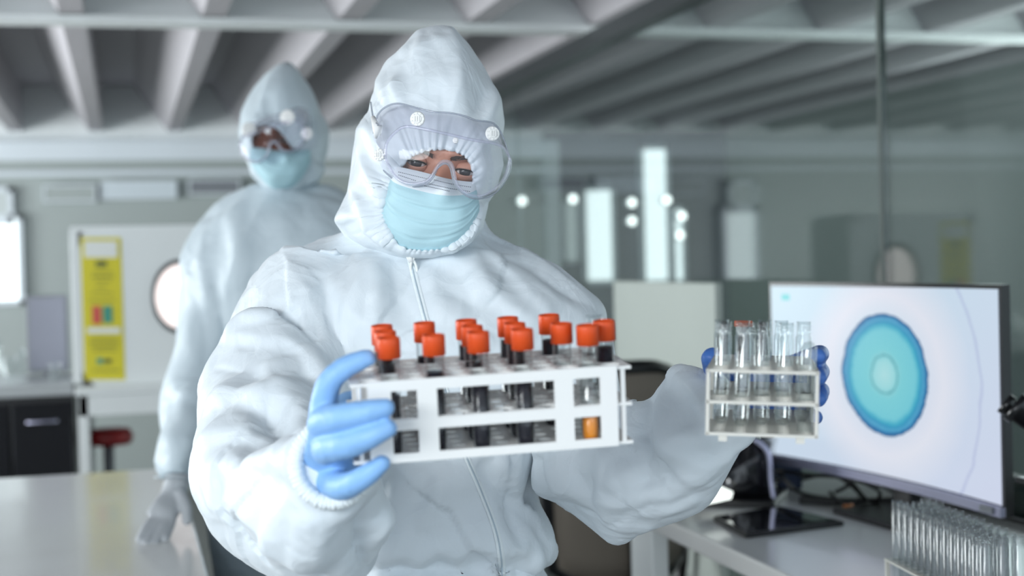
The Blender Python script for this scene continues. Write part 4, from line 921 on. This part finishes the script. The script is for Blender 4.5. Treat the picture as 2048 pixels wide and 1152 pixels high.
ring_flat(821, 514, 6.5, 8, .0014); ring_flat(828, 541, 6, 20, .0016); ring_flat(830, 556, 3, 4, .001)
tube(bm, [P(819, 506, D_), P(822, 524, D_-.002)], .003, 10); obj('zip_puller', bm, PLW, ROOT, True)

# hood
op = [(800, 335), (812, 322), (826, 311), (841, 305), (857, 301), (883, 299), (909, 303), (928, 312), (940, 324), (946, 345), (944, 375), (945, 412), (942, 442), (932, 465), (918, 481), (902, 492), (883, 499), (850, 502), (812, 498), (788, 480), (771, 450), (765, 412), (772, 385), (784, 358)]
ol = [(880, 50), (905, 50), (930, 78), (962, 122), (985, 165), (1002, 195), (1008, 245), (1000, 290), (1006, 330), (990, 385), (975, 405), (970, 440), (966, 462), (945, 485), (930, 498), (905, 514), (860, 522), (815, 528), (770, 520), (725, 498), (690, 470), (668, 442), (684, 405), (694, 385), (700, 350), (706, 300), (710, 262), (722, 240), (738, 225), (742, 190), (750, 160), (775, 125), (808, 90), (835, 60)]
hc = (862, 402)
hood = hood_mesh(op, ol, hc, 1.765, 1.90, 2.02, 420, 52, .0024, odep=lambda a: .010*abs(math.cos(a))-.004*math.sin(a))
def C1(*a): return [(640+x*.4339, 30+y*.4339) for x, y in a]
crumple(hood, .0016, 9, 4); facets(hood, .09, -.08, 7, (1.2, .6, .6), .03)
crease(hood, [(7, 5, 24, C1((600, 60), (622, 160), (632, 290), (605, 430), (590, 520))), (-6, 8, 16, C1((620, 60), (680, 130), (740, 195))), (7, 6, 22, C1((420, 185), (500, 140), (610, 118))), (8, 6, 16, C1((345, 300), (350, 350), (375, 420))), (-6, 8, 12, C1((365, 300), (400, 310), (405, 400))),
 (7, 5, 16, C1((440, 370), (490, 320), (545, 300), (590, 320), (595, 400))), (-5, 8, 14, C1((470, 380), (520, 345), (560, 350), (565, 430))), (6, 6, 22, C1((245, 300), (300, 240), (420, 150))), (6, 6, 18, C1((250, 300), (290, 340), (310, 420))),
 (-6, 8, 14, C1((700, 470), (740, 420), (770, 350))), (6, 6, 18, C1((780, 300), (800, 400), (760, 480))), (8, 6, 22, C1((165, 530), (230, 540), (250, 600))), (9, 6, 26, C1((170, 600), (230, 740), (290, 860), (310, 960))), (-7, 8, 14, C1((200, 600), (260, 720), (310, 800))),
 (9, 6, 24, C1((130, 775), (190, 880), (215, 960), (212, 1010))), (-8, 8, 16, C1((160, 800), (240, 900), (260, 990))), (7, 6, 20, C1((70, 950), (140, 920), (200, 980), (330, 1070))), (-6, 8, 14, C1((120, 860), (180, 960), (290, 1050))), (8, 6, 18, C1((740, 860), (720, 940), (660, 1030), (560, 1090))), (-6, 8, 14, C1((760, 870), (755, 950), (700, 1020)))])
hood_tree = bvh(hood); link('hood', hood, SUIT, ROOT)
# body with head under the coverall
bl = loft([row(330, 800, 950, 1.88, .05), row(440, 800, 930, 1.92, .055), row(520, 760, 960, 1.94, .06), row(580, 620, 1100, 1.93, .08), row(700, 600, 1120, 1.92, .10), row(950, 660, 1030, 1.92, .10), row(1150, 680, 1040, 1.92, .11), row(1400, 660, 1060, 1.92, .11)], 32, 4)
H1 = head_body((881, 333), 1.778, math.radians(10.4), 1.0, SKIN, ROOT, bl, tuck=(hood_tree, op, hc))
# mask: grid between top and bottom edges
def mask(top, bot, D, bulge, root, cen_, rot, sc=1, white=True):
    n, m = 60, 48; bm = bmesh.new(); tp = smooth_path([(a, b, 0) for a, b in top], 12); bt = smooth_path([(a, b, 0) for a, b in bot], 12)
    def at(path, t_): i = t_*(len(path)-1); k = min(int(i), len(path)-2); return path[k].lerp(path[k+1], i-k)
    G = []
    for j in range(m+1):
        v = j/m; rowv = []
        for i in range(n+1):
            u = i/n; p_ = at(tp, u).lerp(at(bt, u), v)
            b_ = (1-abs(2*u-1)**2.4)**.8*((.30+.70*math.sin(min(.5, v*1.0+.02)*PI)**.6) if v < .5 else (.02+.98*math.sin((1-v)*PI)**.62))
            pl = 0
            for pv in (.42, .62, .80):
                dv = v-pv-.05*(u-.5)*(1 if pv < .7 else -1.5); pl += -.0022*math.exp(-(dv/.012)**2) + .0018*math.exp(-((dv+.03)/.02)**2)
            wr = noise.noise(Vector((u*5, v*5, sc)))*.003*(1 if v > .25 else .3)
            rowv.append(bm.verts.new(P(p_.x, p_.y, D-bulge*b_-pl*sc-wr*sc-.020*sc*math.exp(-((u-.60)/.10)**2-((v-.14)/.16)**2))))
        G.append(rowv)
    for a_, b_ in zip(G, G[1:]):
        for k in range(n): bm.faces.new((a_[k], a_[k+1], b_[k+1], b_[k]))
    bmesh.ops.recalc_face_normals(bm, faces=bm.faces)
    me = bm_mesh(bm, 'mask'); return me, G, n, m
MASKB = mat('mask_blue', srgb(184, 218, 226), .75, bump=(500, .3, .0006), vary=.03); MASKW = mat('mask_white', srgb(232, 238, 242), .7, bump=(400, .3, .0006)); STI = mat('stitch', srgb(60, 66, 84), .6)
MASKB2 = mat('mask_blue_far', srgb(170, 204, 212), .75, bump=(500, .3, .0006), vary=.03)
top = [(786, 331), (800, 334), (845, 344), (890, 356), (925, 362), (952, 364)]
bot = [(752, 440), (775, 478), (812, 505), (850, 512), (900, 502), (938, 476), (962, 430)]
me, _, n_, m_ = mask(top, bot, 1.782, .040, ROOT, None, 0)
mo = link('face_mask', me, MASKB, ROOT); me.materials.append(MASKW)
for p_ in me.polygons:
    r_ow = p_.index//n_
    if r_ow < 11 : p_.material_index = 1
mt = me.copy(); mt.transform(pw(ROOT)); MT = bvh(mt)
bm = bmesh.new()
def stitches(x0, y0, x1, y1, n):
    for k in range(n):
        t_ = k/(n-1); a = cast(MT, x0+(x1-x0)*t_, y0+(y1-y0)*t_)[0]; b = cast(MT, x0+(x1-x0)*(t_+.45/(n-1)), y0+(y1-y0)*(t_+.45/(n-1)))[0]
        if a is None or b is None: continue
        tube(bm, [a-fwd*.0004, b-fwd*.0004], .00042, 5)
stitches(797, 344, 851, 357, 16); stitches(797, 350, 830, 361, 10); stitches(868, 360, 902, 368, 12); stitches(855, 367, 900, 377, 15); stitches(846, 371, 897, 382, 17); stitches(902, 368, 940, 374, 11); stitches(900, 377, 938, 383, 11)
obj('stitching', bm, STI, mo, True)
# goggles
def goggles(root, mapf, D, s, back):
    topF = [(300, 655), (308, 590), (350, 538), (400, 514), (500, 530), (600, 552), (700, 575), (800, 592), (848, 612), (872, 655)]
    botF = [(300, 660), (340, 735), (385, 770), (440, 778), (500, 758), (545, 692), (575, 674), (608, 692), (632, 780), (680, 826), (740, 834), (800, 806), (850, 750), (874, 665)]
    outT = [(245, 560), (262, 470), (300, 426), (360, 408), (450, 430), (520, 446), (600, 452), (660, 464), (720, 486), (800, 500), (842, 560), (870, 650)]
    outB = [(245, 565), (270, 680), (320, 742), (380, 784), (440, 792), (505, 768), (548, 700), (574, 684), (600, 704), (622, 782), (680, 836), (740, 846), (805, 822), (856, 760), (880, 690), (874, 655)]
    def dep(x, fr):
        u = (x-575)/300; return D + s*((.022*u*u) + (0 if fr else back)+(.0 if fr else .02*u*u))
    def path(pts, fr): return smooth_path([(*mapf(a, b), dep(a, fr)) for a, b in pts], 8)
    tf, bf = path(topF, True), path(botF, True)
    def rs(p, n):
        ds = [0]
        for a, b in zip(p, p[1:]): ds.append(ds[-1]+math.hypot(b.x-a.x, b.y-a.y))
        out = []
        for k in range(n+1):
            d = ds[-1]*k/n; i = min(max(np.searchsorted(ds, d)-1, 0), len(p)-2); t_ = (d-ds[i])/max(ds[i+1]-ds[i], 1e-9); out.append(p[i].lerp(p[i+1], t_))
        return out
    def byx(p, n):
        xs = [q.x for q in p]; a, b = xs[0], xs[-1]; out = []
        for k in range(n+1):
            x = a+(b-a)*k/n; i = 0
            for j in range(len(p)-1):
                if (p[j].x-x)*(p[j+1].x-x) <= 0: i = j; break
            dx = p[i+1].x-p[i].x; t_ = (x-p[i].x)/dx if abs(dx) > 1e-6 else 0; out.append(p[i].lerp(p[i+1], min(max(t_, 0), 1)))
        return out
    n = 70; T, B = byx(tf, n), byx(bf, n); bm = bmesh.new(); G = []
    for a, b in zip(T, B): G.append([bm.verts.new(P(*(a.lerp(b, j/8)+Vector((0, 0, -.004*s*math.sin(j/8*PI)))))) for j in range(9)])
    for a_, b_ in zip(G, G[1:]):
        for k in range(8): bm.faces.new((a_[k], a_[k+1], b_[k+1], b_[k]))
    lens = obj('lens', bm, LENS, root, True)
    bm = bmesh.new()
    A1, A2 = rs(tf, 60), rs(path(outT, False), 60); C1_, C2_ = rs(bf, 90), rs(path(outB, False), 90)
    for Fp, Op in ((A1, A2), (C1_, C2_)):
        G = []
        for a, b in zip(Fp, Op): G.append([bm.verts.new(P(*(a.lerp(b, j/6)+Vector((0, 0, -.008*s*math.sin(j/6*PI)))))) for j in range(7)])
        for a_, b_ in zip(G, G[1:]):
            for k in range(6): bm.faces.new((a_[k], a_[k+1], b_[k+1], b_[k]))
    bmesh.ops.remove_doubles(bm, verts=bm.verts, dist=.0003); bmesh.ops.recalc_face_normals(bm, faces=bm.faces); obj('frame', bm, VINYL, root, True)
    for nm, pth, r, m_ in (('rim', rs(tf, 60)+rs(bf, 90)[::-1], .0019, VINYL), ('rim', rs(path(outT, False), 60), .0012, RIM), ('rim', rs(path(outB, False), 90), .0012, RIM)):
        bm = bmesh.new(); tube(bm, [P(*q) for q in pth], r*s, 8); obj(nm, bm, m_, root, True)
    for (a, b, r) in ((450, 480, 15.5), (795, 547, 15), (275, 645, 13), (625, 579, 6)):
        fr = False; x_, y_ = mapf(a, b); c_ = P(x_, y_, dep(a, True)+s*(.004 if a > 400 else .012))
        R = r/F*D; Mx = world_axes(c_, RT, UP, -fwd) @ Matrix.Rotation(math.radians((a-575)*.08), 4, 'Y')
        bm = bmesh.new(); lathe(bm, [(0, .0035*s), (R*.55, .0035*s), (R*.6, .0022*s), (R*.9, .002*s), (R, 0), (R*.9, -.002*s), (0, -.002*s)], 28, Mx)
        if r > 10:
            for k in range(3): box(bm, ((k-1)*R*.30-R*.07, -R*.35, .0036*s), ((k-1)*R*.30+R*.07, R*.35, .0046*s), Mx)
            for k in range(10): a_ = 2*PI*k/10; box(bm, (-R*.05, R*.66, .0018*s), (R*.05, R*.86, .0032*s), Mx @ Matrix.Rotation(a_, 4, 'Z'))
        obj('vent_valve', bm, PLW, root)
GT = thing('safety_goggles', None, None, P(875, 300, 1.72)); GT.parent = ROOT; GT.matrix_basis = Matrix.Translation(P(875, 300, 1.72)-base)
goggles(GT, lambda a, b: (640+a*.4339, 30+b*.4339), 1.705, 1, .036)
# strap clip and strap going round the hood
bm = bmesh.new(); tube(bm, [P(746, 235, 1.775), P(754, 258, 1.762), P(752, 276, 1.77)], [.003, .0055, .002], 10); tube(bm, [P(760, 250, 1.765), P(757, 270, 1.768)], .003, 8); obj('strap_clip', bm, PLW, GT, True)
bm = bmesh.new(); pts = [(742, 205, 1.83), (744, 220, 1.80), (748, 240, 1.775), (756, 250, 1.757)]; tube(bm, smooth_path([P(*p) for p in pts], 6), .0012, 8); obj('strap', bm, RIM, GT, True)

# gloves
def hand(parts, voxel, name, m, root, sm=4):
    bms = []
    for kind, data in parts:
        if kind == 'loft': bms.append(loft(data, 24, 4))
        else:
            bm = bmesh.new(); pts = smooth_path([P(*d[:3]) for d in data], 6); rr = smooth_path([(d[3], 0, 0) for d in data], 6); rad = [r.x for r in rr]
            e = (pts[-1]-pts[-2]).normalized(); r_e = rad[-1]
            for f in (.45, .75, .93): pts.append(pts[-1-0]+e*0 if 0 else pts[len(rad)-1 if f == .45 else -1]+e*r_e*(.45 if f == .45 else .22)); 
            rad = rad+[r_e*.88, r_e*.66, r_e*.35]
            tube(bm, pts, rad, 16); bmesh.ops.recalc_face_normals(bm, faces=bm.faces); bms.append(bm)
    me = union(bms, voxel, sm, .5); crumple(me, .0006, 60, 2); return link(name, me, m, root)
lh = [('loft', [(668, 1010, 1.40, (50, 14, 0), (-3, 8, .022)), (664, 975, 1.375, (54, 12, 0), (-4, 8, .025)), (660, 935, 1.345, (54, 6, 0), (-3, 5, .025)), (659, 890, 1.318, (48, 4, .004), (0, 4, .024)), (656, 850, 1.300, (36, 2, .006), (0, 3, .018)), (650, 822, 1.295, (24, 0, .006), (0, 3, .014))]),
      ('f', [(648, 845, 1.302, .0150), (649, 805, 1.292, .0128), (660, 764, 1.285, .0114), (688, 737, 1.283, .0104), (722, 721, 1.283, .0092), (737, 716, 1.283, .0078)]),
      ('f', [(642, 855, 1.300, .0135), (650, 842, 1.281, .0138), (688, 834, 1.254, .0124), (732, 824, 1.241, .0106), (772, 815, 1.240, .0082)]),
      ('f', [(650, 900, 1.304, .0140), (662, 894, 1.283, .0142), (700, 888, 1.256, .0124), (742, 872, 1.242, .0106), (777, 856, 1.241, .0082)]),
      ('f', [(662, 962, 1.345, .0155), (686, 972, 1.310, .0132), (715, 962, 1.285, .0110), (742, 944, 1.275, .0096), (765, 926, 1.274, .0076)]),
      ('f', [(650, 880, 1.335, .0120), (662, 840, 1.355, .0115), (688, 808, 1.385, .0105), (722, 795, 1.402, .0095)])]
hand(lh, .0016, 'glove', GLOVE, ROOT)
rh = [('loft', [(1450, 832, 1.625, (24, 42, 0), (-6, 3, .022)), (1480, 815, 1.630, (24, 42, 0), (-6, 3, .022)), (1510, 795, 1.628, (18, 52, 0), (-4, 2, .018)), (1545, 782, 1.622, (10, 60, 0), (0, 2, .016)), (1580, 772, 1.618, (6, 62, 0), (0, 0, .014)), (1600, 770, 1.615, (4, 56, 0), (0, 0, .011))]),
      ('f', [(1590, 728, 1.612, .0120), (1622, 716, 1.600, .0112), (1640, 708, 1.570, .0100), (1636, 712, 1.53, .0088)]),
      ('f', [(1595, 764, 1.612, .0122), (1628, 752, 1.600, .0112), (1641, 742, 1.560, .0100), (1636, 755, 1.52, .0092)]),
      ('f', [(1595, 796, 1.612, .0120), (1626, 792, 1.600, .0112), (1641, 782, 1.560, .0100), (1636, 798, 1.53, .0090)]),
      ('f', [(1585, 818, 1.612, .0100), (1614, 830, 1.595, .0092), (1629, 834, 1.56, .0084), (1630, 834, 1.54, .0078)]),
      ('f', [(1490, 790, 1.630, .0130), (1455, 765, 1.628, .0135), (1432, 742, 1.605, .0130), (1424, 716, 1.575, .0122)])]
hand(rh, .0018, 'glove', GLOVE2, ROOT)

# ------------------------------------------------------------------ second person, behind the bench
b2 = P(540, 1000, 3.32); b2.z = 0
R2P = thing('person', 'person in pale grey coverall and mask standing behind, hand on bench', 'person', b2)
t2 = [row(375, 500, 660, 3.36, .10), row(410, 430, 720, 3.35, .15), row(470, 400, 780, 3.34, .19), row(560, 395, 790, 3.33, .20), row(700, 410, 780, 3.33, .20), row(900, 420, 770, 3.33, .20), row(1100, 420, 780, 3.33, .20), row(1260, 440, 760, 3.33, .18)]
a2 = [(455, 440, 3.34, (60, 0, 0), (0, 10, .10)), (430, 500, 3.33, (62, 0, 0), (0, 0, .12)), (412, 600, 3.30, (56, 0, 0), (0, 0, .12)), (398, 720, 3.24, (54, 0, 0), (0, 0, .11)), (372, 810, 3.17, (52, 0, 0), (0, 0, .10)), (358, 880, 3.09, (44, 0, 0), (0, 0, .09)), (353, 930, 3.04, (38, 0, 0), (0, 0, .07)), (352, 956, 3.02, (33, 3, 0), (0, 2, .055))]
a2b = [(760, 440, 3.34, (60, 0, 0), (0, 10, .10)), (790, 520, 3.33, (52, 0, 0), (0, 0, .12)), (800, 650, 3.30, (48, 0, 0), (0, 0, .11)), (800, 800, 3.25, (44, 0, 0), (0, 0, .10)), (790, 930, 3.15, (38, 0, 0), (0, 0, .08))]
l2 = [[(600+s*75, 1230, 3.33, (85, 0, 0), (0, 0, .15)), (600+s*80, 1500, 3.33, (68, 0, 0), (0, 0, .11)), (600+s*80, 1700, 3.33, (52, 0, 0), (0, 0, .09)), (600+s*82, 1735, 3.31, (45, 0, 0), (0, 0, .14)), (600+s*82, 1768, 3.30, (45, 0, 0), (0, 0, .15))] for s in (-1, 1)]
s2 = union([loft(t2, 36, 3, 2.2), loft(a2, 28, 3), loft(a2b, 28, 3)]+[loft(l, 20, 3) for l in l2], .011, 4)
crumple(s2, .008, 4.5, 3, (1, 1, .6)); facets(s2, .20, -.20, 21, (1, 1, .6), .06)
crease(s2, [(14, 14, 60, C3((290, 200), (330, 330), (360, 480))), (-12, 20, 40, C3((260, 270), (300, 400), (330, 540))), (12, 14, 50, C3((380, 60), (410, 180), (400, 290))), (-12, 20, 40, C3((440, 20), (450, 120), (480, 200))), (10, 14, 40, C3((230, 620), (270, 700), (250, 800))),
            (12, 14, 40, C3((200, 560), (240, 600), (300, 600))), (10, 14, 40, C3((180, 740), (230, 760), (280, 750))), (12, 14, 50, C3((340, 90), (310, 150), (300, 220)))])
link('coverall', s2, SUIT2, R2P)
obj('elastic_cuff', gathered_ring(352, 958, 3.02, (34, 3, 0), (0, 2, .058), .010), SUIT2, R2P, True)
k2 = .262
def C6(*a): return [(460+x*.2517, 110+y*.2517) for x, y in a]
op2 = C6((180, 600), (230, 565), (310, 565), (380, 600), (440, 660), (500, 735), (560, 760), (600, 860), (560, 960), (500, 1030), (420, 1050), (330, 1010), (250, 930), (200, 850), (185, 760), (172, 690))
ol2 = C6((390, 75), (440, 50), (490, 65), (560, 160), (640, 270), (690, 400), (715, 460), (760, 520), (785, 620), (770, 760), (740, 860), (760, 900), (700, 1010), (560, 1090), (420, 1100), (280, 1060), (170, 960), (130, 830), (95, 740), (75, 620), (95, 450), (150, 330), (210, 250), (290, 150))
h2 = hood_mesh(op2, ol2, C6((370, 790))[0], 3.20, 3.36, 3.50, 200, 30, .003, odep=lambda a: .015*abs(math.cos(a)))
crumple(h2, .006, 7, 6); crease(h2, [(10, 10, 40, C6((400, 80), (320, 200), (270, 330), (240, 440))), (-8, 14, 26, C6((300, 330), (290, 420), (300, 500))), (9, 10, 30, C6((600, 240), (640, 360), (620, 480))), (10, 10, 30, C6((740, 900), (680, 960), (600, 1010)))])
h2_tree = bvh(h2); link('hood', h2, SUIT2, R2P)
bl2 = loft([row(270, 510, 600, 3.32, .08), row(380, 530, 610, 3.36, .07), row(420, 450, 700, 3.36, .10), row(700, 440, 740, 3.35, .12), row(1200, 480, 720, 3.35, .12)], 24, 3)
head_body(C6((300, 650))[0], 3.222, math.radians(14), 1.08, SKIN2, R2P, bl2, tuck=(h2_tree, op2, C6((370, 790))[0]))
mT = C6((160, 735), (250, 740), (340, 755), (440, 765), (540, 760), (640, 750)); mB = C6((150, 850), (230, 960), (320, 1050), (400, 1070), (500, 1050), (570, 980), (640, 860))
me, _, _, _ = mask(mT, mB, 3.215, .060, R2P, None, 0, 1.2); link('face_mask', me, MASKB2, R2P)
gb = P(548, 250, 3.12)-b2
G2 = thing('safety_goggles', None, None); G2.parent = R2P; G2.matrix_basis = Matrix.Translation(gb)
def mg(a, b):      # mirrored placement, turned the other way
    u, v = (a-575)/330, (b-620)/220; ca, sa = math.cos(.42), math.sin(.42); x_ = -u*74; y_ = v*50-0*x_
    x2 = x_*math.cos(-.0)+0; return (547+x_, 270+y_-x_*.12)
goggles(G2, mg, 3.10, 1.5, .04)
gh = [('loft', [(356, 950, 3.02, (26, 0, 0), (0, 3, .03)), (346, 990, 2.99, (24, 8, 0), (0, 4, .022)), (330, 1020, 2.955, (26, 14, 0), (0, 6, .018)), (316, 1040, 2.94, (24, 14, 0), (0, 4, .012))]),
      ('f', [(312, 1035, 2.945, .013), (292, 1058, 2.91, .011), (280, 1080, 2.885, .0095)]), ('f', [(322, 1040, 2.94, .013), (304, 1064, 2.91, .011), (292, 1088, 2.88, .0095)]),
      ('f', [(332, 1045, 2.94, .013), (320, 1068, 2.91, .011), (310, 1088, 2.885, .0095)]), ('f', [(342, 1040, 2.95, .012), (336, 1062, 2.925, .010), (330, 1078, 2.90, .009)]),
      ('f', [(358, 985, 2.98, .014), (372, 1015, 2.96, .012), (374, 1042, 2.945, .010)])]
hand(gh, .003, 'glove', GLOVEG, R2P, 3)
